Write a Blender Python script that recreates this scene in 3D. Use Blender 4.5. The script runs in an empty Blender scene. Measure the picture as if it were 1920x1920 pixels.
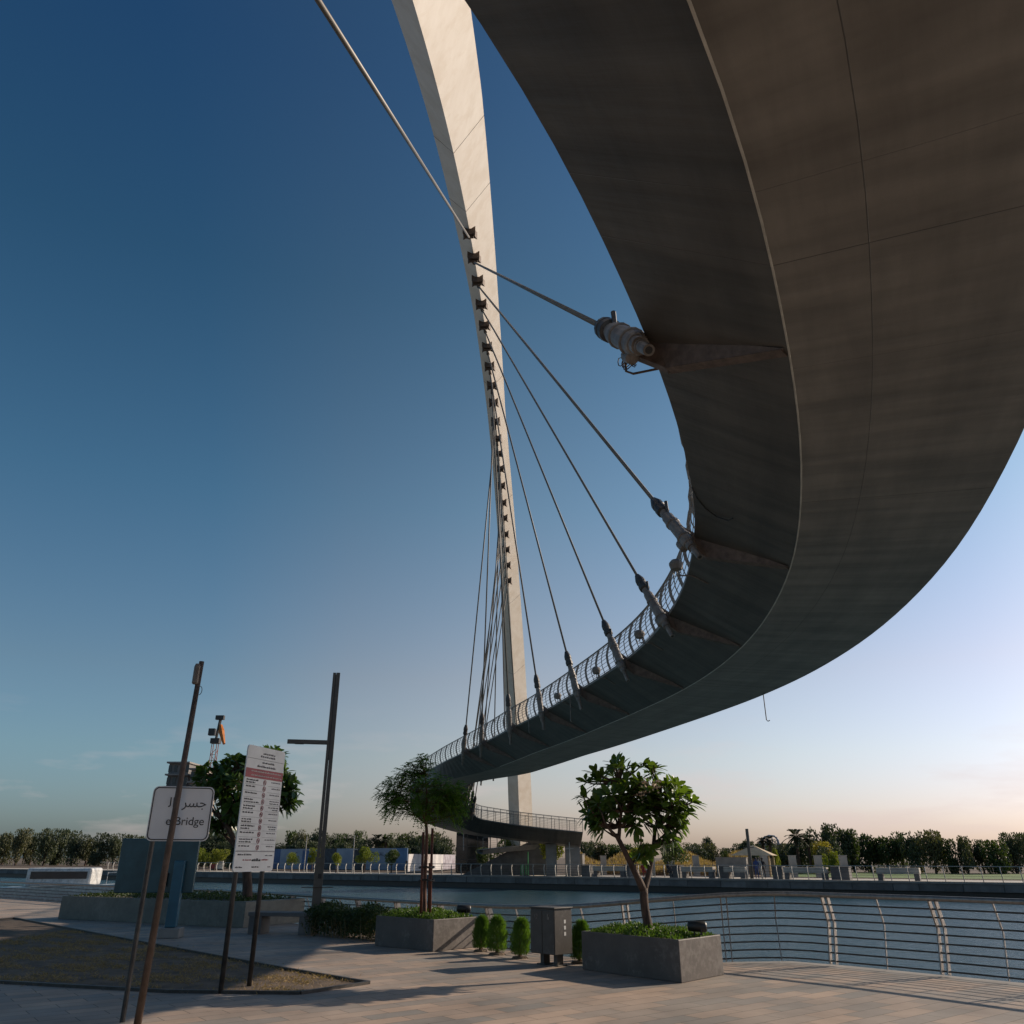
import bpy, math, random
import numpy as np
from mathutils import Vector, Matrix
R = math.radians
random.seed(7); rng = np.random.default_rng(7)
scn = bpy.context.scene; col = scn.collection
# ------------------------------------------------------------------ camera, sky, sun, exposure
EYE = 1.8; FPX = 1488.0; TH = math.atan(648/1488); CT, ST = math.cos(TH), math.sin(TH)
cam_d = bpy.data.cameras.new('camera'); cam = bpy.data.objects.new('camera', cam_d); col.objects.link(cam)
cam.location = (0, 0, EYE); cam.rotation_euler = (R(90)+TH, 0, 0)
cam_d.sensor_width = 36; cam_d.lens = 36*FPX/1920; cam_d.clip_start = 0.05; cam_d.clip_end = 6000
scn.camera = cam
SUN_EL, SUN_AZ = R(25.5), R(64)
SUNV = Vector((math.sin(SUN_AZ)*math.cos(SUN_EL), math.cos(SUN_AZ)*math.cos(SUN_EL), math.sin(SUN_EL)))
sd = bpy.data.lights.new('sun', 'SUN'); sd.energy = 5.0; sd.angle = R(0.53); sd.color = (1.0, 0.83, 0.66)
sun = bpy.data.objects.new('sun', sd); col.objects.link(sun); sun.rotation_euler = SUNV.to_track_quat('Z', 'Y').to_euler()
w = bpy.data.worlds.new('World'); scn.world = w; w.use_nodes = True
nt = w.node_tree; nt.nodes.clear()
def wn(t, **k):
    n = nt.nodes.new(t)
    for a, b in k.items(): setattr(n, a, b)
    return n
sky = wn('ShaderNodeTexSky', sky_type='NISHITA', sun_disc=False, sun_elevation=SUN_EL, sun_rotation=SUN_AZ,
         altitude=0, air_density=1.25, dust_density=1.6, ozone_density=2.6)
bg = wn('ShaderNodeBackground'); bg.inputs[1].default_value = 0.086
wo = wn('ShaderNodeOutputWorld')
# a few thin clouds low in the sky
tc = wn('ShaderNodeTexCoord'); mp = wn('ShaderNodeMapping'); mp.inputs['Scale'].default_value = (3.2, 3.2, 15)
mp.inputs['Location'].default_value = (0.35, 0.1, 0.2)
nz = wn('ShaderNodeTexNoise'); nz.inputs['Scale'].default_value = 1.6; nz.inputs['Detail'].default_value = 7; nz.inputs['Roughness'].default_value = .55
cr = wn('ShaderNodeMapRange'); cr.inputs[1].default_value = .50; cr.inputs[2].default_value = .72
sx = wn('ShaderNodeSeparateXYZ')
hi = wn('ShaderNodeMapRange'); hi.inputs[1].default_value = .17; hi.inputs[2].default_value = .06
lo = wn('ShaderNodeMapRange'); lo.inputs[1].default_value = .0; lo.inputs[2].default_value = .03
m1 = wn('ShaderNodeMath', operation='MULTIPLY'); m2 = wn('ShaderNodeMath', operation='MULTIPLY'); m3 = wn('ShaderNodeMath', operation='MULTIPLY'); m3.inputs[1].default_value = .5
mx = wn('ShaderNodeMix', data_type='RGBA'); mx.inputs[7].default_value = (8.6, 6.9, 6.6, 1)
gm = wn('ShaderNodeMix', data_type='RGBA', blend_type='MULTIPLY'); gm.inputs[0].default_value = 1.0
g2 = wn('ShaderNodeMix', data_type='RGBA', blend_type='MULTIPLY'); g2.inputs[0].default_value = 1.0
def ramp(stops, k=.5):
    r = wn('ShaderNodeValToRGB'); e = r.color_ramp.elements
    while len(e) < len(stops): e.new(.5)
    for q, (p, c) in zip(e, stops): q.position = p; q.color = (*[x*k for x in c], 1)
    return r
rz = ramp([(0,(1.22,1.2,1.6)),(.05,(1.25,1.2,1.52)),(.11,(1.26,1.2,1.32)),(.20,(1.22,1.09,1.10)),(.40,(.78,.96,.98)),(.62,(.46,.72,.79)),(.78,(.34,.60,.78)),(1,(.30,.55,.74))])
rx = ramp([(0,(.62,.84,.93)),(.15,(.65,.85,.93)),(.3,(.93,.94,.94)),(.5,(1.1,1.05,1.02)),(.82,(1.02,1.06,1.13)),(1,(.93,1.0,1.16))])
xr = wn('ShaderNodeMapRange'); xr.inputs[1].default_value = -.5; xr.inputs[2].default_value = .5
L = nt.links.new
L(tc.outputs['Generated'], mp.inputs[0]); L(mp.outputs[0], nz.inputs[0]); L(nz.outputs[0], cr.inputs[0])
L(tc.outputs['Generated'], sx.inputs[0]); L(sx.outputs[2], hi.inputs[0]); L(sx.outputs[2], lo.inputs[0])
L(cr.outputs[0], m1.inputs[0]); L(hi.outputs[0], m1.inputs[1]); L(m1.outputs[0], m2.inputs[0]); L(lo.outputs[0], m2.inputs[1]); L(m2.outputs[0], m3.inputs[0])
L(sx.outputs[2], rz.inputs[0]); L(sx.outputs[0], xr.inputs[0]); L(xr.outputs[0], rx.inputs[0])
L(sky.outputs[0], gm.inputs[6]); L(rz.outputs[0], gm.inputs[7]); L(gm.outputs[2], g2.inputs[6]); L(rx.outputs[0], g2.inputs[7])
bm_ = wn('ShaderNodeVectorMath', operation='SCALE'); bm_.inputs[3].default_value = 4.0; L(g2.outputs[2], bm_.inputs[0]); L(bm_.outputs[0], mx.inputs[6]); L(m3.outputs[0], mx.inputs[0]); L(mx.outputs[2], bg.inputs[0]); L(bg.outputs[0], wo.inputs[0])
scn.view_settings.view_transform = 'Standard'; scn.view_settings.look = 'None'
scn.view_settings.exposure = 0.0; scn.view_settings.gamma = 1
# ------------------------------------------------------------------ helpers
def ray(x, y):
    u = (x-960)/FPX; v = (960-y)/FPX
    return Vector((u, CT-v*ST, ST+v*CT))
def GZ(x, y, z=0.0):
    d = ray(x, y); t = (z-EYE)/d.z; return Vector((d.x*t, d.y*t, z))
def GY(x, y, Y):
    d = ray(x, y); t = Y/d.y; return Vector((d.x*t, Y, EYE+d.z*t))
QZ = 0.05
def far(px, off):            # point on the far bank, `off` metres behind the quay edge, seen at column px
    k = (px-960)/FPX*CT
    X = k*(90+off*1.19)/(1+.65*k); Y = 90+off*1.19-.65*X
    return X, Y
def slope(py): return math.tan(TH-math.atan((py-960)/FPX))
def hz(Y, py): return EYE+Y*slope(py)
def tag(o, label=None, cat=None, group=None, kind=None):
    if label: o['label'] = label
    if cat: o['category'] = cat
    if group: o['group'] = group
    if kind: o['kind'] = kind
    return o
def empty(name, loc=(0,0,0), rz=0):
    o = bpy.data.objects.new(name, None); col.objects.link(o); o.location = loc; o.rotation_euler = (0,0,rz); o.empty_display_size = .2; return o
class MB:
    def __init__(s): s.v=[]; s.f=[]; s.uv=None
    def add(s, vs, fs):
        n=len(s.v); s.v += [tuple(v) for v in vs]; s.f += [tuple(i+n for i in f) for f in fs]; return s
    def box(s, c, d, rz=0, M=None):
        x,y,z = d[0]/2,d[1]/2,d[2]/2
        vs=[Vector((a*x,b*y,e*z)) for a in(-1,1) for b in(-1,1) for e in(-1,1)]
        m = M if M else Matrix.Rotation(rz,3,'Z')
        vs=[m@v+Vector(c) for v in vs]
        return s.add(vs,[(0,1,3,2),(4,6,7,5),(0,4,5,1),(2,3,7,6),(0,2,6,4),(1,5,7,3)])
    def bar(s, a, b, wx, wz, up=(0,0,1)):
        a=Vector(a); b=Vector(b); y=(b-a); l=y.length; y.normalize(); x=y.cross(Vector(up))
        if x.length<1e-4: x=Vector((1,0,0))
        x.normalize(); z=x.cross(y)
        return s.box((a+b)/2,(wx,l,wz),M=Matrix((x,y,z)).transposed())
    def tube(s, pts, r, n=8, cap=True):
        pts=[Vector(p) for p in pts]; rs = r if isinstance(r,(list,tuple)) else [r]*len(pts)
        vs=[]; prev=None
        for i,p in enumerate(pts):
            t=(pts[min(i+1,len(pts)-1)]-pts[max(i-1,0)])
            t = t.normalized() if t.length>1e-9 else Vector((0,0,1))
            x = prev-t*prev.dot(t) if prev else t.orthogonal()
            if x.length<1e-5: x=t.orthogonal()
            x.normalize(); prev=x; y=t.cross(x)
            for k in range(n):
                a=2*math.pi*k/n; vs.append(p+(x*math.cos(a)+y*math.sin(a))*rs[i])
        fs=[(i*n+k,i*n+(k+1)%n,(i+1)*n+(k+1)%n,(i+1)*n+k) for i in range(len(pts)-1) for k in range(n)]
        if cap: fs.append(tuple(range(n))[::-1]); fs.append(tuple((len(pts)-1)*n+k for k in range(n)))
        return s.add(vs,fs)
    def prism(s, poly, z0, z1):
        n=len(poly); vs=[(p[0],p[1],z0) for p in poly]+[(p[0],p[1],z1) for p in poly]
        return s.add(vs,[tuple(range(n))[::-1],tuple(range(n,2*n))]+[(i,(i+1)%n,n+(i+1)%n,n+i) for i in range(n)])
    def build(s, name, mat, parent=None, smooth=False, bevel=0, loc=None):
        me=bpy.data.meshes.new(name); me.from_pydata(s.v,[],s.f); me.update()
        if s.uv:
            l=me.uv_layers.new(name='UVMap')
            for i,u in enumerate(s.uv): l.data[i].uv=u
        if mat: me.materials.append(mat)
        if smooth: me.shade_smooth() if hasattr(me,'shade_smooth') else None
        o=bpy.data.objects.new(name,me); col.objects.link(o)
        if parent: o.parent=parent
        if loc is not None: o.location=loc
        if bevel:
            b=o.modifiers.new('b','BEVEL'); b.width=bevel; b.segments=2; b.limit_method='ANGLE'
        return o
def npmesh(name, V, Fq, mat, parent=None, smooth=False):
    me=bpy.data.meshes.new(name); V=np.asarray(V,dtype=np.float32).reshape(-1,3); Fq=np.asarray(Fq,dtype=np.int32); k=Fq.shape[1]
    me.vertices.add(len(V)); me.vertices.foreach_set('co',V.ravel())
    me.loops.add(Fq.size); me.loops.foreach_set('vertex_index',Fq.ravel())
    me.polygons.add(len(Fq)); me.polygons.foreach_set('loop_start',np.arange(0,Fq.size,k,dtype=np.int32)); me.polygons.foreach_set('loop_total',np.full(len(Fq),k,dtype=np.int32))
    me.update(calc_edges=True); me.materials.append(mat)
    if smooth: me.polygons.foreach_set('use_smooth',np.ones(len(Fq),dtype=bool))
    o=bpy.data.objects.new(name,me); col.objects.link(o)
    if parent: o.parent=parent
    return o
def localize(root, kids):      # parts built in world space under an Empty at the thing's base
    Mi=Matrix.Translation(root.location)@Matrix.Rotation(root.rotation_euler.z,4,'Z')
    Mi=Mi.inverted()
    for k in kids: k.data.transform(Mi); k.data.update()
def copy_tree(o, parent=None):
    c=o.copy(); col.objects.link(c); c.parent=parent
    if parent: c.matrix_parent_inverse=o.matrix_parent_inverse.copy()
    for ch in [x for x in bpy.data.objects if x.parent==o]: copy_tree(ch,c)
    return c
# ------------------------------------------------------------------ materials
def newmat(name):
    m=bpy.data.materials.new(name); m.use_nodes=True; n=m.node_tree; return m,n,n.nodes['Principled BSDF']
def N(n,t,**k):
    x=n.nodes.new(t)
    for a,b in k.items(): setattr(x,a,b)
    return x
def mat(name, c, rough=.6, metal=0, var=.12, scale=6, bump=.15, c2=None, spec=.5, coord='Object', bscale=None, stretch=(1,1,1)):
    m,n,b=newmat(name); L=n.links.new
    t=N(n,'ShaderNodeTexCoord'); mp=N(n,'ShaderNodeMapping'); mp.inputs['Scale'].default_value=stretch
    nz=N(n,'ShaderNodeTexNoise'); nz.inputs['Scale'].default_value=scale; nz.inputs['Detail'].default_value=6; nz.inputs['Roughness'].default_value=.6
    L(t.outputs[coord],mp.inputs[0]); L(mp.outputs[0],nz.inputs['Vector'])
    c2 = c2 or tuple(max(0,x*(1-var*3.2)) for x in c); c1=tuple(min(1,x*(1+var)) for x in c)
    mr=N(n,'ShaderNodeMapRange'); mr.inputs[1].default_value=.3; mr.inputs[2].default_value=.7
    mx=N(n,'ShaderNodeMix',data_type='RGBA'); mx.inputs[6].default_value=(*c2,1); mx.inputs[7].default_value=(*c1,1)
    L(nz.outputs[0],mr.inputs[0]); L(mr.outputs[0],mx.inputs[0]); L(mx.outputs[2],b.inputs['Base Color'])
    b.inputs['Roughness'].default_value=rough; b.inputs['Metallic'].default_value=metal; b.inputs['Specular IOR Level'].default_value=spec
    if bump:
        n2=N(n,'ShaderNodeTexNoise'); n2.inputs['Scale'].default_value=bscale or scale*7; n2.inputs['Detail'].default_value=4
        L(mp.outputs[0],n2.inputs['Vector'])
        bp=N(n,'ShaderNodeBump'); bp.inputs['Strength'].default_value=bump; bp.inputs['Distance'].default_value=.02
        L(n2.outputs[0],bp.inputs['Height']); L(bp.outputs[0],b.inputs['Normal'])
    return m
def spotted(m,c,thr=.74,scale=9):
    n=m.node_tree; L=n.links.new; b=n.nodes['Principled BSDF']; src=b.inputs['Base Color'].links[0].from_socket
    t=N(n,'ShaderNodeTexCoord'); z=N(n,'ShaderNodeTexNoise'); z.inputs['Scale'].default_value=scale; z.inputs['Detail'].default_value=9; z.inputs['Roughness'].default_value=.75; L(t.outputs['Object'],z.inputs[0])
    z2=N(n,'ShaderNodeTexNoise'); z2.inputs['Scale'].default_value=1.1; L(t.outputs['Object'],z2.inputs[0])
    r=N(n,'ShaderNodeMapRange'); r.inputs[1].default_value=thr-.10; r.inputs[2].default_value=thr+.02; 
    a=N(n,'ShaderNodeMath',operation='MULTIPLY_ADD'); a.inputs[1].default_value=.5; L(z2.outputs[0],a.inputs[0]); s2=N(n,'ShaderNodeMath',operation='MULTIPLY'); s2.inputs[1].default_value=.75; L(z.outputs[0],s2.inputs[0]); L(s2.outputs[0],a.inputs[2]); L(a.outputs[0],r.inputs[0])
    f=N(n,'ShaderNodeMath',operation='MULTIPLY'); f.inputs[1].default_value=.45; L(r.outputs[0],f.inputs[0])
    x=N(n,'ShaderNodeMix',data_type='RGBA'); x.inputs[7].default_value=(*c,1); L(src,x.inputs[6]); L(f.outputs[0],x.inputs[0]); L(x.outputs[2],b.inputs['Base Color']); return m
def leafmat(name, c, c2, trans=.3, rough=.45):
    m,n,b=newmat(name); L=n.links.new
    t=N(n,'ShaderNodeTexCoord'); nz=N(n,'ShaderNodeTexNoise'); nz.inputs['Scale'].default_value=2.2; nz.inputs['Detail'].default_value=5
    L(t.outputs['Object'],nz.inputs['Vector'])
    oi=N(n,'ShaderNodeObjectInfo'); ad=N(n,'ShaderNodeMath',operation='MULTIPLY_ADD'); ad.inputs[1].default_value=.35
    L(oi.outputs['Random'],ad.inputs[0]); L(nz.outputs[0],ad.inputs[2])
    mr=N(n,'ShaderNodeMapRange'); mr.inputs[1].default_value=.4; mr.inputs[2].default_value=.85; L(ad.outputs[0],mr.inputs[0])
    mx=N(n,'ShaderNodeMix',data_type='RGBA'); mx.inputs[6].default_value=(*c,1); mx.inputs[7].default_value=(*c2,1)
    L(mr.outputs[0],mx.inputs[0]); L(mx.outputs[2],b.inputs['Base Color']); b.inputs['Roughness'].default_value=rough
    b.inputs['Specular IOR Level'].default_value=.35
    tr=N(n,'ShaderNodeBsdfTranslucent'); ms=N(n,'ShaderNodeMixShader'); ms.inputs[0].default_value=trans
    br=N(n,'ShaderNodeMix',data_type='RGBA',blend_type='MULTIPLY'); br.inputs[0].default_value=1; br.inputs[7].default_value=(1.5,1.6,.5,1)
    L(mx.outputs[2],br.inputs[6]); L(br.outputs[2],tr.inputs[0])
    o=n.nodes['Material Output']; L(b.outputs[0],ms.inputs[1]); L(tr.outputs[0],ms.inputs[2]); L(ms.outputs[0],o.inputs[0])
    return m
M={}
M['arch']=mat('arch_paint',(.76,.70,.62),.5,0,.03,1.2,.04,c2=(.70,.63,.54),stretch=(1,.5,2))
M['deck']=None
M['steel_white']=mat('dusty_white_paint',(.19,.17,.15),.5,0,.15,5,.1,c2=(.10,.08,.062))
M['rust']=mat('rusty_steel',(.11,.078,.06),.7,.2,.2,9,.2,c2=(.07,.045,.03))
M['highlight']=mat('highlight_bead',(.55,.50,.42),.4,.2,.1,3,0)
M['fin']=mat('stained_fin_paint',(.135,.10,.08),.65,.1,.2,7,.2,c2=(.075,.055,.045))
M['rope']=mat('sheathed_strand',(.15,.135,.115),.5,.1,.06,.6,0)
M['dark_steel']=mat('dark_steel',(.07,.065,.06),.5,.4,.15,10,.1)
M['rail']=mat('stainless_rail',(.30,.28,.26),.4,.6,.1,12,.05)
M['rail_far']=mat('light_rail',(.42,.40,.36),.5,.2,.1,6,.05)
M['bridge_rail']=mat('bridge_rail_steel',(.24,.225,.20),.5,.35,.1,6,.05)
M['planter']=mat('fibre_cement_planter',(.098,.083,.073),.62,0,.08,3,.12,bscale=90)
M['planter_olive']=mat('olive_planter',(.16,.16,.135),.7,0,.08,3,.12,bscale=60)
M['concrete']=mat('grey_concrete',(.27,.25,.225),.85,0,.1,1.3,.2,bscale=20)
M['concrete_d']=mat('dark_concrete',(.15,.145,.14),.85,0,.12,1.3,.2,bscale=20)
M['concrete_l']=mat('pale_concrete',(.46,.42,.36),.85,0,.08,1.3,.15,bscale=20)
M['bark']=mat('smooth_bark',(.10,.058,.038),.8,0,.25,9,.4,stretch=(1,1,.35))
M['bark_red']=mat('red_brown_bark',(.17,.075,.045),.8,0,.25,12,.4,stretch=(1,1,.3))
M['stake']=mat('stained_stake',(.16,.05,.028),.7,0,.2,10,.2,stretch=(1,1,.2))
M['strap']=mat('black_strap',(.02,.018,.016),.6)
M['bin']=mat('grey_bin_panel',(.072,.064,.057),.5,.1,.08,5,.05)
M['white']=mat('white_print',(.62,.61,.58),.6,0,.03,3,0)
M['sign_white']=mat('reflective_sign_white',(.74,.75,.75),.45,0,.04,2,.02)
M['sign_board']=mat('board_white',(.76,.77,.74),.5,0,.05,3,.02)
M['ink']=mat('black_ink',(.02,.022,.025),.5,0,0,1,0)
M['ink_grey']=mat('grey_ink',(.13,.13,.14),.6,0,0,1,0)
M['red']=mat('red_band',(.34,.045,.06),.5,0,.1,4,0)
M['redline']=mat('red_ring',(.35,.09,.10),.5,0,0,4,0)
spotted(M['arch'],(.62,.53,.42),.70,.8); spotted(M['planter'],(.22,.20,.18)); spotted(M['planter_olive'],(.24,.23,.2)); spotted(M['bin'],(.17,.16,.15),.76)
M['teal']=mat('teal_panel',(.035,.10,.12),.3,.1,.15,1.5,.02)
M['teal_b']=mat('blue_teal_post',(.03,.13,.19),.35,.1,.1,2,.02)
M['soil']=mat('dry_soil',(.14,.10,.066),.95,0,.2,3,.8,c2=(.05,.036,.025),bscale=30)
M['lamp']=mat('bronze_grey_pole',(.115,.105,.09),.45,.35,.08,4,.05)
M['black']=mat('black_plastic',(.018,.018,.018),.45)
M['glass_dark']=mat('dark_glass',(.012,.014,.016),.06,0,.3,.6,0,spec=.9)
M['navy']=mat('navy_hoarding',(.025,.04,.075),.6,0,.1,1)
M['crane']=mat('crane_red',(.33,.10,.06),.6,0,.1,1,0); M['crane_o']=mat('crane_orange',(.55,.17,.02),.5,0,.1,1,0)
M['bld']=mat('unfinished_block',(.21,.20,.19),.9,0,.2,.12,0); M['bld2']=mat('tan_block',(.36,.31,.26),.9,0,.15,.1,0)
M['window']=mat('window_dark',(.03,.035,.04),.2,0,.1,1,0)
M['skin']=mat('skin',(.28,.16,.10),.6,0,.05,5,0); M['c_red']=mat('red_shirt',(.35,.04,.035),.8); M['c_dark']=mat('dark_cloth',(.025,.022,.025),.8); M['c_blue']=mat('blue_shirt',(.05,.08,.22),.8)
M['c_white']=mat('white_shirt',(.5,.48,.44),.8)
M['canvas']=mat('tan_canvas',(.52,.40,.25),.8,0,.08,2)
M['coaster']=mat('hazed_steel',(.34,.38,.43),.6)  # haze over the distance is put into this pale blue tint
M['hull']=mat('white_hull',(.62,.62,.60),.3)
M['flower']=mat('cream_blossom',(.55,.42,.28),.7)
M['lf_plum']=leafmat('plumeria_leaf',(.042,.082,.018),(.10,.155,.03),.32,.34)
M['lf_neem']=leafmat('feathery_leaf',(.055,.12,.03),(.13,.22,.035),.5)
M['lf_far']=leafmat('far_leaf',(.036,.053,.030),(.078,.092,.048),.15,.7)
M['lf_olive']=leafmat('olive_leaf',(.065,.075,.04),(.12,.115,.06),.18,.7)
M['lf_lime']=leafmat('yellow_green_leaf',(.11,.14,.02),(.20,.21,.03),.35,.6)
M['lf_yel']=leafmat('yellow_leaf',(.28,.24,.05),(.38,.30,.06),.3,.6)
M['lf_palm']=leafmat('palm_frond',(.035,.05,.03),(.07,.085,.045),.15,.6)
M['lf_cover']=leafmat('ground_cover_leaf',(.045,.085,.015),(.10,.17,.025),.3,.5)
M['lf_hedge']=leafmat('hedge_leaf',(.035,.055,.018),(.06,.085,.025),.25,.5)
M['lf_bush']=leafmat('kochia_green',(.07,.14,.02),(.14,.24,.04),.35,.6)
M['lf_straw']=leafmat('straw_blade',(.24,.165,.085),(.36,.255,.13),.2,.8)
M['lf_reed']=leafmat('golden_reed',(.27,.18,.10),(.44,.31,.17),.25,.8)
M['lawn']=mat('park_lawn',(.12,.20,.04),.9,0,.2,2,.3)
def deckmat(name='painted_steel_box',K=1.0):
    m,n,b=newmat(name); L=n.links.new
    uv=N(n,'ShaderNodeUVMap'); sp=N(n,'ShaderNodeSeparateXYZ'); L(uv.outputs[0],sp.inputs[0])
    def lines(out, period, off, wdt):
        a=N(n,'ShaderNodeMath',operation='ADD'); a.inputs[1].default_value=off; L(out,a.inputs[0])
        d=N(n,'ShaderNodeMath',operation='DIVIDE'); d.inputs[1].default_value=period; L(a.outputs[0],d.inputs[0])
        f=N(n,'ShaderNodeMath',operation='FRACT'); L(d.outputs[0],f.inputs[0])
        s_=N(n,'ShaderNodeMath',operation='SUBTRACT'); s_.inputs[1].default_value=.5; L(f.outputs[0],s_.inputs[0])
        ab=N(n,'ShaderNodeMath',operation='ABSOLUTE'); L(s_.outputs[0],ab.inputs[0])
        r=N(n,'ShaderNodeMapRange'); r.inputs[1].default_value=.5-wdt/period; r.inputs[2].default_value=.5-.3*wdt/period; L(ab.outputs[0],r.inputs[0])
        return r.outputs[0]
    l1=lines(sp.outputs[0],6.4,0,.009); l2=lines(sp.outputs[1],3.4,.1,.008); l3=lines(sp.outputs[0],3.2,1.1,.007)
    mxm=N(n,'ShaderNodeMath',operation='MAXIMUM'); L(l1,mxm.inputs[0]); L(l2,mxm.inputs[1])
    h=N(n,'ShaderNodeMath',operation='MULTIPLY'); h.inputs[1].default_value=.5; L(l3,h.inputs[0])
    mm=N(n,'ShaderNodeMath',operation='MAXIMUM'); L(mxm.outputs[0],mm.inputs[0]); L(h.outputs[0],mm.inputs[1])
    mp=N(n,'ShaderNodeMapping'); mp.inputs['Scale'].default_value=(.35,1.6,1); L(uv.outputs[0],mp.inputs[0])
    nz=N(n,'ShaderNodeTexNoise'); nz.inputs['Scale'].default_value=.9; nz.inputs['Detail'].default_value=8; nz.inputs['Roughness'].default_value=.62; L(mp.outputs[0],nz.inputs['Vector'])
    mr=N(n,'ShaderNodeMapRange'); mr.inputs[1].default_value=.3; mr.inputs[2].default_value=.72; L(nz.outputs[0],mr.inputs[0])
    mx=N(n,'ShaderNodeMix',data_type='RGBA'); mx.inputs[6].default_value=(.135*K,.122*K,.105*K,1); mx.inputs[7].default_value=(.22*K,.20*K,.172*K,1); L(mr.outputs[0],mx.inputs[0])
    m2=N(n,'ShaderNodeMix',data_type='RGBA'); m2.inputs[7].default_value=(.075,.067,.058,1); L(mx.outputs[2],m2.inputs[6]); L(mm.outputs[0],m2.inputs[0])
    L(m2.outputs[2],b.inputs['Base Color'])
    b.inputs['Roughness'].default_value=.5; b.inputs['Specular IOR Level'].default_value=.4
    mp2=N(n,'ShaderNodeMapping'); mp2.inputs['Scale'].default_value=(2.2,.28,1); L(uv.outputs[0],mp2.inputs[0])
    z2=N(n,'ShaderNodeTexNoise'); z2.inputs['Scale'].default_value=1.1; z2.inputs['Detail'].default_value=5; L(mp2.outputs[0],z2.inputs['Vector'])
    r2=N(n,'ShaderNodeMapRange'); r2.inputs[1].default_value=.35; r2.inputs[2].default_value=.62; r2.inputs[3].default_value=.72; r2.inputs[4].default_value=1.06; L(z2.outputs[0],r2.inputs[0])
    st=N(n,'ShaderNodeMix',data_type='RGBA',blend_type='MULTIPLY'); st.inputs[0].default_value=1; L(m2.outputs[2],st.inputs[6]); L(r2.outputs[0],st.inputs[7]); L(st.outputs[2],b.inputs['Base Color'])
    sub=N(n,'ShaderNodeMath',operation='MULTIPLY_ADD'); sub.inputs[1].default_value=1.6; L(z2.outputs[0],sub.inputs[0]); L(nz.outputs[0],sub.inputs[2])
    s3=N(n,'ShaderNodeMath',operation='SUBTRACT'); L(sub.outputs[0],s3.inputs[0]); L(mm.outputs[0],s3.inputs[1])
    bp=N(n,'ShaderNodeBump'); bp.inputs['Strength'].default_value=.45; bp.inputs['Distance'].default_value=.035; L(s3.outputs[0],bp.inputs['Height']); L(bp.outputs[0],b.inputs['Normal'])
    return m
M['deck']=deckmat(K=1.08); M['web']=deckmat('shaded_web_paint',.5)  # web: same deck paint, darkened to put the inclined faces' shade into the colour
def pavemat(name, rot, c_a, c_b, c_j, scale=1.0):
    m,n,b=newmat(name); L=n.links.new
    t=N(n,'ShaderNodeTexCoord'); mp=N(n,'ShaderNodeMapping'); mp.inputs['Rotation'].default_value=(0,0,rot); L(t.outputs['Object'],mp.inputs[0])
    br=N(n,'ShaderNodeTexBrick',offset=.5); br.inputs['Scale'].default_value=scale; br.inputs['Brick Width'].default_value=.8; br.inputs['Row Height'].default_value=.3
    br.inputs['Mortar Size'].default_value=.006; br.inputs['Mortar Smooth'].default_value=.3; br.inputs['Bias'].default_value=0
    br.inputs['Color1'].default_value=(*c_a,1); br.inputs['Color2'].default_value=(*c_b,1); br.inputs['Mortar'].default_value=(*c_j,1)
    L(mp.outputs[0],br.inputs[0])
    nz=N(n,'ShaderNodeTexNoise'); nz.inputs['Scale'].default_value=.7; nz.inputs['Detail'].default_value=8; nz.inputs['Roughness'].default_value=.65; L(t.outputs['Object'],nz.inputs[0])
    mr=N(n,'ShaderNodeMapRange'); mr.inputs[1].default_value=.3; mr.inputs[2].default_value=.7; mr.inputs[3].default_value=.68; mr.inputs[4].default_value=1.15; L(nz.outputs[0],mr.inputs[0])
    mx=N(n,'ShaderNodeMix',data_type='RGBA',blend_type='MULTIPLY'); mx.inputs[0].default_value=1; L(br.outputs[0],mx.inputs[6]); L(mr.outputs[0],mx.inputs[7]); L(mx.outputs[2],b.inputs['Base Color'])
    n2=N(n,'ShaderNodeTexNoise'); n2.inputs['Scale'].default_value=45; n2.inputs['Detail'].default_value=5; L(t.outputs['Object'],n2.inputs[0])
    ad=N(n,'ShaderNodeMath',operation='MULTIPLY_ADD'); ad.inputs[1].default_value=-1.4; L(br.outputs['Fac'],ad.inputs[0]); L(n2.outputs[0],ad.inputs[2])
    bp=N(n,'ShaderNodeBump'); bp.inputs['Strength'].default_value=.35; bp.inputs['Distance'].default_value=.006; L(ad.outputs[0],bp.inputs['Height']); L(bp.outputs[0],b.inputs['Normal'])
    b.inputs['Roughness'].default_value=.72; b.inputs['Specular IOR Level'].default_value=.3
    return m
M['pave']=pavemat('granite_paving',R(-38),(.42,.315,.24),(.25,.232,.208),(.10,.086,.07))
def wallmat():
    m=pavemat('quay_blocks',0,(.20,.19,.175),(.13,.13,.125),(.03,.03,.03)); n=m.node_tree
    return m
def watermat():
    m,n,b=newmat('canal_water'); L=n.links.new
    b.inputs['Base Color'].default_value=(.035,.085,.105,1); b.inputs['Roughness'].default_value=.09; b.inputs['IOR'].default_value=1.33
    t=N(n,'ShaderNodeTexCoord'); mp=N(n,'ShaderNodeMapping'); mp.inputs['Rotation'].default_value=(0,0,R(33)); mp.inputs['Scale'].default_value=(.55,1.5,1); L(t.outputs['Object'],mp.inputs[0])
    a=N(n,'ShaderNodeTexNoise'); a.inputs['Scale'].default_value=1.7; a.inputs['Detail'].default_value=6; a.inputs['Roughness'].default_value=.62; L(mp.outputs[0],a.inputs[0])
    bp=N(n,'ShaderNodeBump'); bp.inputs['Strength'].default_value=.75; bp.inputs['Distance'].default_value=.18; L(a.outputs[0],bp.inputs['Height']); L(bp.outputs[0],b.inputs['Normal'])
    return m
M['water']=watermat()
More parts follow.
